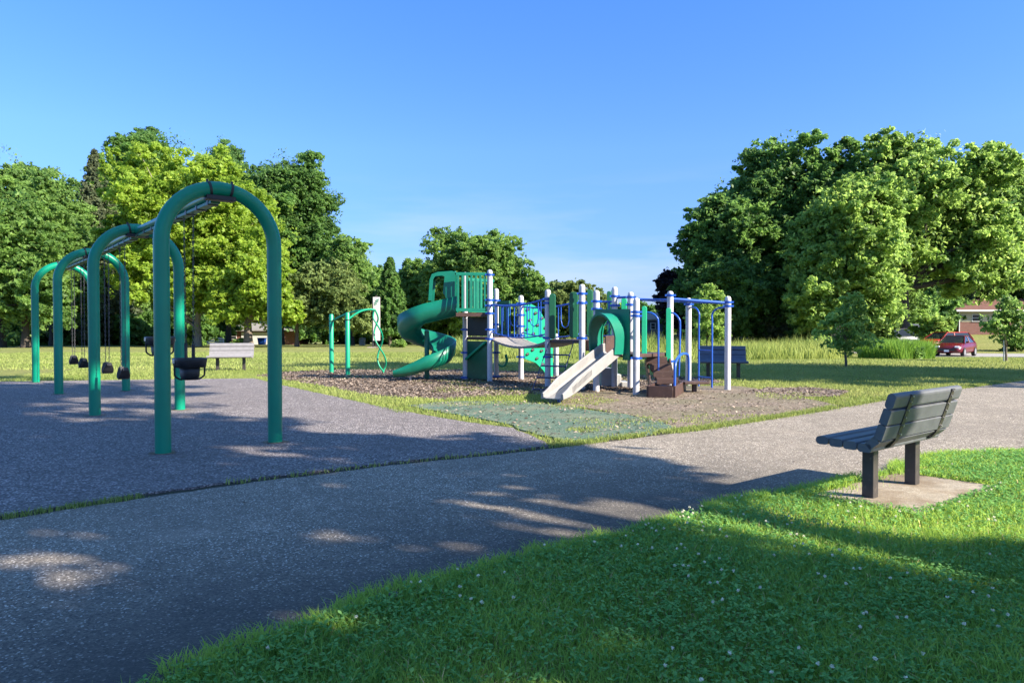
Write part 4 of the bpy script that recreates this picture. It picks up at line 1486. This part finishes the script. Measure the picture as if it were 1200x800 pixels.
# straight slide with its hood
hp = (P10 - P7)
hd = hp.normalized()
hn = Vector((hd.y, -hd.x, 0))
hp0 = P7 + hn * .075
def hq(px, py): return on_plane(px, py, hp0, hn)
outer_px = [(697.5, 362), (737.5, 362), (737.5, 422), (729.5, 422), (729.5, 392), (727, 382), (722, 375), (716, 372.5), (711, 375), (707, 382), (705.5, 392), (705.5, 422), (697.5, 422)]
pts = [hq(px, py) for px, py in outer_px]
mb = MB()
n = len(pts)
mb.add(pts + [p - hn * .035 for p in pts], [tuple(range(n)), tuple(reversed(range(n, 2 * n)))] + [(i, (i + 1) % n, n + (i + 1) % n, n + i) for i in range(n)])
panel = mb.build('hood_panel', M['green_plastic'], play)
mb = MB()
cen = hq(717.5, 395)
wr, hr = (hq(731, 395) - hq(704, 395)).length / 2, (hq(717, 371).z - cen.z)
m = 21
def hood_pt(k, rr, dd):
    a = PI * (1.12 - 1.24 * k / (m - 1))
    p = cen + hd * (wr * rr * math.cos(a)) + V2(0, 0, hr * rr * math.sin(a)) + hn * (dd + .002)
    if math.sin(a) < 0: p.z = cen.z + hr * 2.2 * math.sin(a)
    return p
def fdep(k): return .34 + .10 * max(0, math.sin(PI * (1.12 - 1.24 * k / (m - 1))))
rims = [[hood_pt(k, 1.0, 0) for k in range(m)], [hood_pt(k, 1.05, fdep(k)) for k in range(m)],
        [hood_pt(k, 1.16, fdep(k)) for k in range(m)], [hood_pt(k, 1.16, 0) for k in range(m)]]
for a_, b_r in ((0, 1), (1, 2), (2, 3), (3, 0)):
    mb.add(rims[a_] + rims[b_r], [(k, k + 1, m + k + 1, m + k) for k in range(m - 1)], True)
mb.add([r_[0] for r_ in rims], [(0, 1, 2, 3)])
mb.add([r_[-1] for r_ in rims], [(3, 2, 1, 0)])
mb.build('hood', M['green_plastic'], panel)
s0 = hq(717, 410)
s0.z = Z3 + .01
s1 = at(647, 467, .10)
prof = [(-.17, .19), (-.165, .04), (-.12, 0), (.12, 0), (.165, .04), (.17, .19), (.185, .205), (.205, .19), (.215, -.03), (-.215, -.03), (-.205, .19), (-.185, .205)]
frames = []
sd = (s1 - s0)
sd.z = 0
sd.normalize()
side = Vector((sd.y, -sd.x, 0))
for k in range(15):
    t = -.03 + 1.03 * k / 14
    p = s0.lerp(s1, max(0, t))
    z = float(np.interp(t, [0, .06, .2, .78, .92, 1], [Z3, Z3 - .02, Z3 - .13, .22, .13, .105]))
    if t < 0: p = s0 - sd * .06
    frames.append((Vector((p.x, p.y, z)), -side, V2(0, 0, 1.0 if t < .8 else 1 - 3.0 * (t - .8))))
slide = MB().sweep(prof, frames, False).build('slide', M['ivory'], play, .008)
pf = s0.lerp(s1, .9)
MB().tube([V2(pf.x, pf.y, -.1), V2(pf.x, pf.y, .12)], .03, 10).build('support', M['blue'], slide)
for s_ in (-1, 1):
    mb = MB()
    a, b = frames[8][0] + side * .215 * s_ + V2(0, 0, .1), frames[12][0] + side * .215 * s_ + V2(0, 0, .06)
    for k in range(16):
        p = a.lerp(b, k / 15)
        mb.box(p, (.018, .018, .1), bz)
    mb.bar(a - V2(0, 0, .045), b - V2(0, 0, .045), .016, .012)
    mb.build('ribbing', M['ivory'], slide)
# pale stepped block under the decks
mb = MB()
bp = [P(704, 430, 15.9).x, P(717, 430, 15.9).x, P(727, 430, 15.9).x, P(736, 430, 15.9).x]
for k, hh in enumerate((.43, .30, .14)):
    mb.box(((bp[k] + bp[k + 1]) / 2, 16.05 - .04 * k, hh / 2 - .02), (bp[k + 1] - bp[k] - .002, .5, hh))
mb.build('step_block', M['concrete_block'], play, .015)
# stairs and low tray
mb = MB()
for k in range(4):
    zt, y0 = .70 - .125 * k, 14.82 - .17 * k
    x0, w = 2.68 + .035 * k, .42
    mb.box((x0 + w / 2, y0 - .085, zt - .018), (w, .19, .036))
    mb.box((x0 + w / 2, y0 - .185, zt - .075), (w - .01, .02, .10))
for sx in (2.66, 3.13):
    q = [(14.86, .74), (14.20, .30), (14.16, .18), (14.35, .12), (14.90, .55)]
    mb.prism([(y - 14.2, z) for y, z in q], (sx, 14.2, 0), (.05, 1, 0), (0, 0, 1), (.03, 0, 0))
stair = mb.build('stairs', M['brown_vinyl'], play, .004)
FLc, FRc, BRc = at(758.5, 466), at(790, 466.8), at(803, 458)
FLc, FRc = FLc, FRc
BLc = FLc + (BRc - FRc)
mb = MB()
cs = [FLc, FRc, BRc, BLc]
for i in range(4):
    a, b = cs[i], cs[(i + 1) % 4]
    d = (b - a).normalized() * .02
    mb.bar(a + V2(0, 0, .11) + d, b + V2(0, 0, .11) - d, .04, .22)
c = (FLc + BRc) / 2
mb.prism([((p.x - c.x) * .93, (p.y - c.y) * .95) for p in cs], (c.x, c.y, .012), (1, 0, 0), (0, 1, 0), (0, 0, .05))
mb.bar(BLc.lerp(FLc, .3) + V2(0, 0, .12), BRc.lerp(FRc, .3) + V2(0, 0, .12), .25, .05)
mb.build('entry_step', M['brown_vinyl'], play, .006)
mb = MB().box((3.62, 14.55, .2), (.5, .35, .05), .1)
mb.box((3.62, 14.55, .09), (.08, .08, .2), .1)
mb.build('transfer_seat', M['brown_vinyl'], play, .006)
def hrail(pp, r=.019, Y=None):
    MB().tube(smooth_path(pp), r, 10).build('handrail', M['blue'], play)
def smooth_path(p, k=5):
    p = [Vector(q) for q in p]
    out = []
    for i in range(len(p) - 1):
        a, b, c, d = p[max(0, i - 1)], p[i], p[i + 1], p[min(len(p) - 1, i + 2)]
        for j in range(k):
            t = j / k
            out.append(.5 * ((2 * b) + (c - a) * t + (2 * a - 5 * b + 4 * c - d) * t * t + (3 * b - a - 3 * c + d) * t ** 3))
    out.append(p[-1])
    return out
hrail([P(758, 366, 14.5), P(764, 367, 14.45), P(770, 372, 14.4), P(771.5, 380, 14.4), P(771.5, 410, 14.4), P(771.5, 441, 14.4)])
hrail([P(786, 366, 14.8), P(791, 368, 14.75), P(796, 374, 14.7), P(797, 382, 14.7), P(796.5, 410, 14.7), P(795.5, 440, 14.7)])
hrail([P(790.5, 467, 13.5), P(790.7, 445, 13.5), P(791.5, 426, 13.55), P(795, 418, 13.8), P(800, 414.5, 14.1), P(805, 415, 14.4), P(807, 421, 14.5), P(807, 446, 14.5)], .024)
# overhead ladder
za, zb_ = 1.87, 1.86
ra, rb = P9 + V2(0, 0, za + .02), P12 + V2(0, 0, zb_)
rc_, rd = P11 + V2(0, 0, za), P13 + V2(0, 0, 1.79)
mb = MB()
mb.tube([ra, rb], .03, 10)
mb.tube([rc_, rd], .03, 10)
mb.tube([rb, rd], .028, 10)
for k in range(1, 7): mb.tube([ra.lerp(rb, k / 7), rc_.lerp(rd, k / 7)], .016, 8)
mb.tube([P8 + V2(0, 0, 1.93), P9 + V2(0, 0, 1.93)], .026, 8)
mb.build('overhead_ladder', M['blue'], play)
l1, l2 = P12.lerp(P13, .28), P12.lerp(P13, .62)
MB().tube(smooth_path([P12 + V2(0, 0, 1.73), P12.lerp(P13, .18) + V2(0, 0, 1.72), l1 + V2(0, 0, 1.60), l1 + V2(0, 0, 1.4), l1 + V2(0, 0, .8), l1 + V2(0, 0, -.05)]), .019, 10).build('ladder_rail', M['blue'], play)
MB().tube(smooth_path([P13 + V2(0, 0, 1.70), P13.lerp(P12, .24) + V2(0, 0, 1.69), l2 + V2(0, 0, 1.58), l2 + V2(0, 0, 1.4), l2 + V2(0, 0, .8), l2 + V2(0, 0, -.05)]), .019, 10).build('ladder_rail', M['blue'], play)
for z in (.22, .80):
    MB().tube([l1 + V2(0, 0, z), l2 + V2(0, 0, z)], .016, 8).build('rung', M['blue'], play)
# small curved talk tube on the back tower post
MB().tube(smooth_path([P3 + V2(.06, -.05, .35), P3 + V2(.14, -.06, .30), P3 + V2(.24, -.06, .34), P3 + V2(.27, -.06, .46), P3 + V2(.24, -.06, .60)]), [.02] * 9 + [.03] * 6 + [.036] * 6, 10).build('talk_tube', M['bright_green'], play)

# ------------------------------------------------------------------ twisted climber
G1, G2 = at(388.5, 437), at(407.5, 440)
TP, TB = P(439, 363, 19.9), at(449.5, 437.5)
tw = empty('twist_climber', (TB.x - .6, TB.y, 0), 'bright green twisted climbing pole with two posts left of the spiral slide', 'climber')
for g, ty in ((G1, 368), (G2, 366)):
    zt = P(600, ty, g.y).z
    po = MB().tube([g + V2(0, 0, -.1), g + V2(0, 0, zt - .03), g + V2(0, 0, zt)], [.062, .062, .045], 16).build('post', M['bright_green'], tw)
    zc = zt - .2
    MB().tube([g + V2(0, 0, zc - .012), g + V2(0, 0, zc + .012)], .068, 16).build('collar', M['black_rubber'], po)
    a = g + V2(0, 0, zc)
    mid = a.lerp(TP, .5) + V2(0, 0, .10)
    MB().tube(smooth_path([a, a.lerp(TP, .25) + V2(0, 0, .07), mid, a.lerp(TP, .78) + V2(0, 0, .07), TP]), .028, 10).build('arm', M['bright_green'], tw)
for ph in (0, PI):
    pts = []
    for k in range(41):
        t = k / 40
        c = TP.lerp(TB, t)
        rr = .11 * min(1, t * 6 + .1) * (1 if t < .9 else 1 - (t - .9) * 9)
        a = ph + t * 2.6 * PI
        pts.append(c + V2(math.cos(a) * rr, math.sin(a) * rr, 0))
    MB().tube(pts, .022, 10).build('twisted_rail', M['bright_green'], tw)

# ------------------------------------------------------------------ tall white panel on a post in the lawn
sb = far(441, 65)
sg = empty('panel_sign', sb, 'tall narrow white panel standing on a dark post far out on the lawn', 'sign')
c0, c1 = P(437, 348, 65), P(445.5, 399, 65)
MB().box(((c0.x + c1.x) / 2, 65, (c0.z + c1.z) / 2), (c1.x - c0.x, .12, c0.z - c1.z), .15).build('panel', paint('white_panel', (.45, .42, .41), .5, .12, 1.2, wear=(.45, .38, .36), wear_amt=.05), sg, .02)
pn = MB()
for (px, py, w, h, ry) in ((442, 351.5, .34, .09, -.5), (441, 354, .42, .09, -.5), (440, 356.5, .26, .08, -.5)):
    q = P(px, py, 64.9)
    pn.box((q.x, 64.915, q.z), (w, .012, h), .15, 0, ry)
pn.build('emblem', M['green_plastic'], sg)
mb = MB()
for px in (437.3, 441):
    q = P(px, 380, 65.15)
    mb.box((q.x, 65.16, (sb.z + c0.z) / 2 - .1), (.14, .14, c0.z - sb.z + .1))
q = P(441, 346, 65)
mb.box((q.x, 65, c0.z + .06), (.16, .1, .2))
mb.build('post', M['bench_metal'], sg)
MB().box((sb.x - .2, 65, sb.z + .03), (1.15, .8, .12)).build('base', M['concrete'], sg, .01)

# ------------------------------------------------------------------ houses
M['brick'] = None
m, n_, l_, b_ = newmat('red_brick')
bt = n_.new('ShaderNodeTexBrick')
bt.inputs['Scale'].default_value = 4
bt.inputs['Color1'].default_value = (.15, .045, .03, 1)
bt.inputs['Color2'].default_value = (.11, .034, .027, 1)
bt.inputs['Mortar'].default_value = (.25, .2, .17, 1)
mpn = n_.new('ShaderNodeMapping')
mpn.inputs['Rotation'].default_value = (PI / 2, 0, 0)
l_.new(geopos(n_), mpn.inputs[0])
l_.new(mpn.outputs[0], bt.inputs['Vector'])
l_.new(bt.outputs['Color'], b_.inputs['Base Color'])
b_.inputs['Roughness'].default_value = .9
M['brick'] = m
M['cream'] = paint('cream_siding', (.42, .37, .26), .7, .08, 2)
M['white_wall'] = paint('white_paint', (.55, .55, .55), .6, .06, 2)
M['grey_wall'] = paint('grey_siding', (.28, .30, .33), .7, .1, 2)
M['blue_wall'] = paint('blue_grey_siding', (.07, .09, .14), .7, .1, 2)
M['red_roof'] = paint('red_shingles', (.12, .052, .040), .9, .2, 3, bmp=.4)
M['grey_roof'] = paint('grey_shingles', (.20, .19, .18), .9, .2, 3, bmp=.4)
mm_, n_, l_, b_ = newmat('dark_glass')
b_.inputs['Base Color'].default_value = (.02, .025, .03, 1)
b_.inputs['Roughness'].default_value = .03
b_.inputs['Specular IOR Level'].default_value = .3
M['glass'] = mm_
def hip_roof(x0, x1, y0, y1, ze, zr, ov, inset, gable=False):
    mb = MB()
    a = [(x0 - ov, y0 - ov, ze), (x1 + ov, y0 - ov, ze), (x1 + ov, y1 + ov, ze), (x0 - ov, y1 + ov, ze)]
    ym = (y0 + y1) / 2
    r = [(x0 + inset - (ov if gable else 0), ym, zr), (x1 - inset + (ov if gable else 0), ym, zr)]
    lo = [(p[0], p[1], p[2] - .16) for p in a]
    mb.add(a + r + lo, [(0, 1, 5, 4), (1, 2, 5), (2, 3, 4, 5), (3, 0, 4), (0, 6, 7, 1), (1, 7, 8, 2), (2, 8, 9, 3), (3, 9, 6, 0), (9, 8, 7, 6)])
    return mb
def window(parent, x, y, z, w, h, t=.08):
    f = MB()
    f.box((x, y, z + h / 2), (w + .12, t, .06)); f.box((x, y, z - h / 2), (w + .12, t, .06))
    f.box((x - w / 2, y, z), (.06, t, h - .06)); f.box((x + w / 2, y, z), (.06, t, h - .06)); f.box((x, y, z), (w - .06, t * .8, .04))
    fr_ = f.build('window', M['white_wall'], parent)
    MB().box((x, y + .01, z), (w - .05, .03, h - .05)).build('pane', M['glass'], fr_)
# red roofed house
Y0 = 86
hx0, hx1 = P(1124, 380, Y0).x, P(1124, 380, Y0).x + 19
gz = far(1124, Y0).z
h1 = empty('brick_house', (hx0 + 8, Y0 + 4, gz), 'low red roofed house of cream siding and brick at the right edge', 'house')
zm, ze = P(600, 377, Y0).z, P(600, 364.5, Y0).z
MB().box(((hx0 + hx1) / 2, Y0 + 4, (gz - .5 + zm) / 2), (hx1 - hx0, 8, zm - gz + .5)).build('brick_wall', M['brick'], h1)
MB().box(((hx0 + hx1) / 2, Y0 + 4, (zm + ze) / 2 + .001), (hx1 - hx0 + .1, 8.1, ze - zm)).build('upper_wall', M['cream'], h1)
rf = hip_roof(hx0, hx1, Y0, Y0 + 8, ze + .14, P(600, 350, Y0 + 4).z, .75, 4.5).build('roof', M['red_roof'], h1)
mb = MB()
mb.box(((hx0 + hx1) / 2, Y0 - .78, ze + .05), (hx1 - hx0 + 1.6, .05, .2))
mb.box((hx0 - .78, Y0 + 4, ze + .05), (.05, 9.5, .2))
mb.build('fascia', M['white_wall'], rf)
for px in (1143.5, 1193, 1225, 1260):
    q = P(px, 372.5, Y0)
    window(h1, q.x, Y0 - .06, q.z, .95, .8)
q = P(1124, 380, Y0 - .2)
MB().tube([(q.x, Y0 - .2, gz - .1), (q.x, Y0 - .2, ze)], .07, 8).build('porch_post', M['white_wall'], h1)
# garage far left
Y0 = 119
gx0, gx1 = P(268, 395, Y0).x, P(345, 395, Y0).x
gz = float(terr(gx0, Y0))
h2 = empty('garage_house', ((gx0 + gx1) / 2, Y0 + 4, gz), 'low grey roofed house with a wide white garage door beyond the lawn', 'house')
ze = P(600, 387.5, Y0).z
MB().box(((gx0 + gx1) / 2, Y0 + 4, (gz - .4 + ze) / 2), (gx1 - gx0, 8, ze - gz + .4)).build('wall', M['brick'], h2)
a_, b2 = P(283, 395, Y0).x, P(327, 395, Y0).x
MB().box(((a_ + b2) / 2, Y0 - .04, (gz + ze) / 2 - .1), (b2 - a_, .1, ze - gz - .3)).build('garage_door', M['white_wall'], h2)
hip_roof(gx0, gx1, Y0, Y0 + 8, ze + .1, P(600, 377, Y0 + 4).z, .6, 1.5).build('roof', M['grey_roof'], h2)
q = P(273.5, 394, Y0)
window(h2, q.x, Y0 - .05, q.z, 1.0, .9)
# gable house behind the wood
Y0 = 78
hx0, hx1 = P(846, 380, Y0).x, P(880, 380, Y0).x
gz = float(terr(hx0, Y0))
h3 = empty('gable_house', ((hx0 + hx1) / 2, Y0 + 4, gz), 'grey gabled house half hidden under the dark trees', 'house')
ze, zr = P(600, 366, Y0).z, P(600, 350, Y0).z
mb = MB().box(((hx0 + hx1) / 2, Y0 + 3, (gz - .4 + ze) / 2), (hx1 - hx0, 6, ze - gz + .4))
mb.prism([(hx0, ze), (hx1, ze), ((hx0 + hx1) / 2, zr)], (0, Y0, 0), (1, 0, 0), (0, 0, 1), (0, 6, 0))
mb.build('wall', M['grey_wall'], h3)
mb = MB()
xm = (hx0 + hx1) / 2
for s_ in (-1, 1):
    xe = xm + s_ * (hx1 - hx0) * .58
    zz = ze - (zr - ze) * .16
    mb.slabquad((xm, Y0 - .4, zr + .02), (xe, Y0 - .4, zz + .02), (xe, Y0 + 6.4, zz + .02), (xm, Y0 + 6.4, zr + .02), (0, 0, .12))
mb.build('roof', M['grey_roof'], h3)
window(h3, xm + .2, Y0 - .06, (gz + ze) / 2, .9, 1.1)
# shed behind the stairs
Y0 = 84
hx0, hx1 = P(757, 380, Y0).x, P(784, 380, Y0).x
gz = float(terr(hx0, Y0))
h4 = empty('blue_shed', ((hx0 + hx1) / 2, Y0 + 2, gz), 'small blue-grey shed seen between the stair handrails', 'shed')
ze = P(600, 375, Y0).z
MB().box(((hx0 + hx1) / 2, Y0 + 2, (gz - .4 + ze) / 2), (hx1 - hx0, 4, ze - gz + .4)).build('wall', M['blue_wall'], h4)
hip_roof(hx0, hx1, Y0, Y0 + 4, ze + .1, P(600, 366, Y0).z, .3, .4).build('roof', M['grey_roof'], h4)
window(h4, hx0 + .8, Y0 - .05, ze - .7, .5, .7)

# ------------------------------------------------------------------ vehicles
M['car_red'] = paint('dark_red_car_paint', (.10, .004, .009), .25, .05, 1)
M['car_bright_red'] = paint('bright_red_car_paint', (.26, .010, .010), .25, .05, 1)
M['car_white'] = paint('white_car_paint', (.72, .72, .72), .3, .05, 1)
M['car_silver'] = paint('silver_car_paint', (.075, .08, .09), .3, .05, 1, metal=.2)
M['tyre'] = paint('tyre', (.015, .015, .015), .8, .2, 6)
M['lamp'] = paint('lamp_lens', (.75, .75, .78), .15, .05, 3)
M['tail'] = paint('tail_lamp', (.35, .01, .01), .2, .05, 3)
def car(loc, rz, paintm, label, H=1.45, boxy=False):
    root = empty('parked_car', loc, label, 'car', rz, 'parked cars')
    st = [(-2.25, .36, .78, .72), (-2.16, .28, .98, .82), (-1.7, .25, 1.02, .89), (-.6, .25, 1.0, .9), (.6, .25, .97, .9), (1.15, .25, .95, .89), (1.75, .26, .84, .86), (2.12, .28, .70, .78), (2.24, .36, .56, .66)]
    if boxy: st = [(x, zl, zt + (.14 if x < 1.9 else .1), w) for x, zl, zt, w in st]
    mb = MB()
    fr_, sec = [], []
    vs, fs = [], []
    for x, zl, zt, w in st:
        zm_ = (zl + zt) / 2
        sec = [(-w * .88, zl), (-w * .99, zl + .12), (-w, zm_), (-w * .95, zt - .07), (-w * .8, zt), (w * .8, zt), (w * .95, zt - .07), (w, zm_), (w * .99, zl + .12), (w * .88, zl)]
        vs += [(x, y, z) for y, z in sec]
    k = 10
    for i in range(len(st) - 1):
        for j in range(k):
            fs.append((i * k + j, i * k + (j + 1) % k, (i + 1) * k + (j + 1) % k, (i + 1) * k + j))
    mb.add(vs, fs, True)
    mb.add(vs[:k], [tuple(range(k))])
    mb.add(vs[-k:], [tuple(range(k))])
    body = mb.build('body', paintm, root, world=False)
    zb = .97 + (.12 if boxy else 0)
    xr0, xr1 = (-1.75, .35) if boxy else (-.95, .25)
    lo = [(-2.05 if boxy else -1.75, -.8), (1.15, -.8), (1.15, .8), (-2.05 if boxy else -1.75, .8)]
    hi = [(xr0, -.6), (xr1, -.6), (xr1, .6), (xr0, .6)]
    gl = MB().hexa([(x, y, zb - .03) for x, y in lo] + [(x, y, H - .05) for x, y in hi])
    gl.build('windows', M['glass'], root, .02, world=False)
    rm = MB().hexa([(x * 1.03, y * 1.03, H - .06) for x, y in hi] + [(x * .94, y * .9, H) for x, y in hi])
    for s_ in (-1, 1):
        for (xa, xb) in ((lo[0][0], hi[0][0]), (-.25, -.3), (lo[1][0], hi[1][0])):
            rm.bar((xa, s_ * .805, zb - .02), (xb, s_ * .61, H - .05), .07, .05)
    rm.build('roof', paintm, root, .01, world=False)
    for x in (-1.38, 1.4):
        for s_ in (-1, 1):
            y = s_ * .80
            t = MB().tube([(x, y - s_ * .1, .32), (x, y + s_ * .115, .32)], .32, 20)
            ty = t.build('wheel', M['tyre'], root, .02, world=False)
            r_ = MB().tube([(x, y + s_ * .10, .32), (x, y + s_ * .122, .32)], .2, 14)
            r_.build('rim', M['steel'], ty, world=False)
    for s_ in (-1, 1):
        MB().box((2.10, s_ * .6, .68 + (.08 if boxy else 0)), (.14, .28, .12), 0, 0, .25).build('headlight', M['lamp'], root, .02, world=False)
        MB().box((-2.2, s_ * .62, .85), (.12, .24, .14)).build('tail_light', M['tail'], root, .02, world=False)
        MB().box((.95, s_ * .95, 1.02), (.12, .16, .11)).build('mirror', paintm, root, .02, world=False)
    MB().box((2.2, 0, .50), (.1, .95, .14)).build('grille', M['black_rubber'], root, .01, world=False)
    MB().box((2.262, 0, .42), (.012, .3, .13)).build('licence_plate', M['lamp'], root, world=False)
    return root
def gl_(px, Y):
    p = far(px, Y)
    return p + V2(0, 0, .04)
car(gl_(1120, 52), R(225), M['car_red'], 'dark red sedan parked facing left at the road, nearest of the red cars')
car(gl_(1106, 56.5), R(198), M['car_bright_red'], 'bright red car parked behind the dark red sedan', 1.62, True)
car(gl_(1043, 62), R(185), M['car_silver'], 'grey utility vehicle parked under the trees behind the tall grass', 1.75, True)
car(far(161, 108), R(170), M['car_white'], 'white car parked beyond the lawn left of the maple trunks', 1.5, True)
ub = far(424.5, 100)
box = empty('utility_box', ub, 'small white utility box far off below the rounded green tree', 'utility box')
MB().box((ub.x, ub.y, ub.z + .42), (.72, .6, .9)).build('cabinet', M['white_wall'], box, .03)
MB().hexa([(ub.x - .42, ub.y - .36, ub.z + .87), (ub.x + .42, ub.y - .36, ub.z + .87), (ub.x + .42, ub.y + .36, ub.z + .87), (ub.x - .42, ub.y + .36, ub.z + .87), (ub.x - .3, ub.y - .1, ub.z + 1.05), (ub.x + .3, ub.y - .1, ub.z + 1.05), (ub.x + .3, ub.y + .1, ub.z + 1.05), (ub.x - .3, ub.y + .1, ub.z + 1.05)]).build('lid', M['white_wall'], box)
# trailer behind the cars
tr0 = far(1077, 70)
trl = empty('cargo_trailer', tr0, 'dark blue box trailer under the trees behind the cars', 'trailer', 0)
MB().box((tr0.x, tr0.y, tr0.z + 1.1), (3.0, 1.8, 1.5)).build('box', M['blue_wall'], trl, .05)
mb = MB()
for s_ in (-1, 1): mb.tube([(tr0.x + .2, tr0.y + s_ * .8, tr0.z + .32), (tr0.x + .2, tr0.y + s_ * 1.0, tr0.z + .32)], .32, 16)
mb.build('wheel', M['tyre'], trl)
MB().bar((tr0.x - 1.5, tr0.y, tr0.z + .45), (tr0.x - 2.4, tr0.y, tr0.z + .42), .08, .08).build('drawbar', M['bench_metal'], trl)
# blue bin by the garage
bb = far(307, 112)
binr = empty('wheeled_bin', bb, 'blue wheeled bin standing in front of the white garage door', 'bin')
MB().hexa([(bb.x - .45, bb.y - .4, bb.z + .05), (bb.x + .45, bb.y - .4, bb.z + .05), (bb.x + .45, bb.y + .4, bb.z + .05), (bb.x - .45, bb.y + .4, bb.z + .05), (bb.x - .55, bb.y - .5, bb.z + 1.0), (bb.x + .55, bb.y - .5, bb.z + 1.0), (bb.x + .55, bb.y + .5, bb.z + 1.0), (bb.x - .55, bb.y + .5, bb.z + 1.0)]).build('tub', M['blue'], binr, .04)
MB().box((bb.x, bb.y, bb.z + 1.05), (1.2, 1.1, .09)).build('lid', M['blue'], binr, .03)
# low white fence left of the bucket swing
f0, f1 = far(232, 106), far(262, 106)
fen = empty('board_fence', ((f0.x + f1.x) / 2, 106, f0.z), 'low white board fence beyond the lawn behind the maple trunks', 'fence')
k = 14
for i in range(4):
    p = f0.lerp(f1, i / 3)
    MB().box((p.x, 106.06, p.z + .5), (.12, .12, 1.2)).build('fence_post', M['white_wall'], fen)
mb = MB()
for i in range(3): mb.bar(f0 + V2(0, 0, .25 + .35 * i), f1 + V2(0, 0, .25 + .35 * i), .04, .26)
mb.build('rails', M['white_wall'], fen)
# stake by the right sapling
q = far(1176.6, 30)
stk = MB().tube([q + V2(0, 0, -.1), V2(q.x, q.y, P(600, 398.5, 30).z)], .025, 8).build('garden_stake', M['steel'])
tag(stk, 'thin pale metal stake beside the right hand sapling', 'stake')
# leafless pale snag between the trunks
sn = far(1024, 61)
rngs = np.random.default_rng(77)
mb = MB()
q0 = P(1016, 384, 61)
q1, q2 = P(1026, 368, 61), P(1023, 352, 61)
mb.tube([V2(sn.x - .2, 61, sn.z - .1), q0, q1, q2], [.22, .18, .13, .06], 8)
for (px, py) in ((1038, 346), (1018, 345), (1034, 356), (1014, 356), (1046, 350), (1030, 340), (1012, 372)):
    limb(mb, q1.lerp(q2, rngs.uniform(0, .8)), P(px, py, 61 + rngs.uniform(-1, 1)), .06, .015, rngs, .05, 5)
tag(mb.build('dead_tree', L['bark_pale']), 'pale bare forked dead tree between the trunks left of the huge tree', 'tree')
# small stone and twigs on the path
rk = at(462, 701, .01)
mb = MB()
rr = random.Random(4)
ring = []
for zz, sc in ((0, .03), (.012, .036), (.026, .026), (.032, .01)):
    for k in range(9):
        a = 2 * PI * k / 9
        w = sc * rr.uniform(.85, 1.15)
        ring.append((rk.x + math.cos(a) * w, rk.y + math.sin(a) * w * .75, rk.z + zz))
fs = [(i * 9 + j, i * 9 + (j + 1) % 9, (i + 1) * 9 + (j + 1) % 9, (i + 1) * 9 + j) for i in range(3) for j in range(9)] + [tuple(27 + j for j in range(9))]
mb.add(ring, fs, True)
tag(mb.build('small_stone', paint('stone', (.10, .10, .12), .8, .3, 60)), 'small dark stone lying on the path near the grass edge', 'stone')
bits = np.random.default_rng(8)
n = 260
bx_, by_ = scatter(bits, -4, 9, 3, 15, 2600, path_poly)
bx_, by_ = bx_[:n], by_[:n]
p = np.stack([bx_, by_, np.full(len(bx_), .016)], 1)
v, f, t = leaves(p, .016, bits, bits.uniform(0, 1, len(bx_)), 4)
tag(np_mesh('leaf_litter', v, f, M['chip'], t), 'tiny dry leaves and bits scattered over the path', 'leaf litter', kind='stuff')
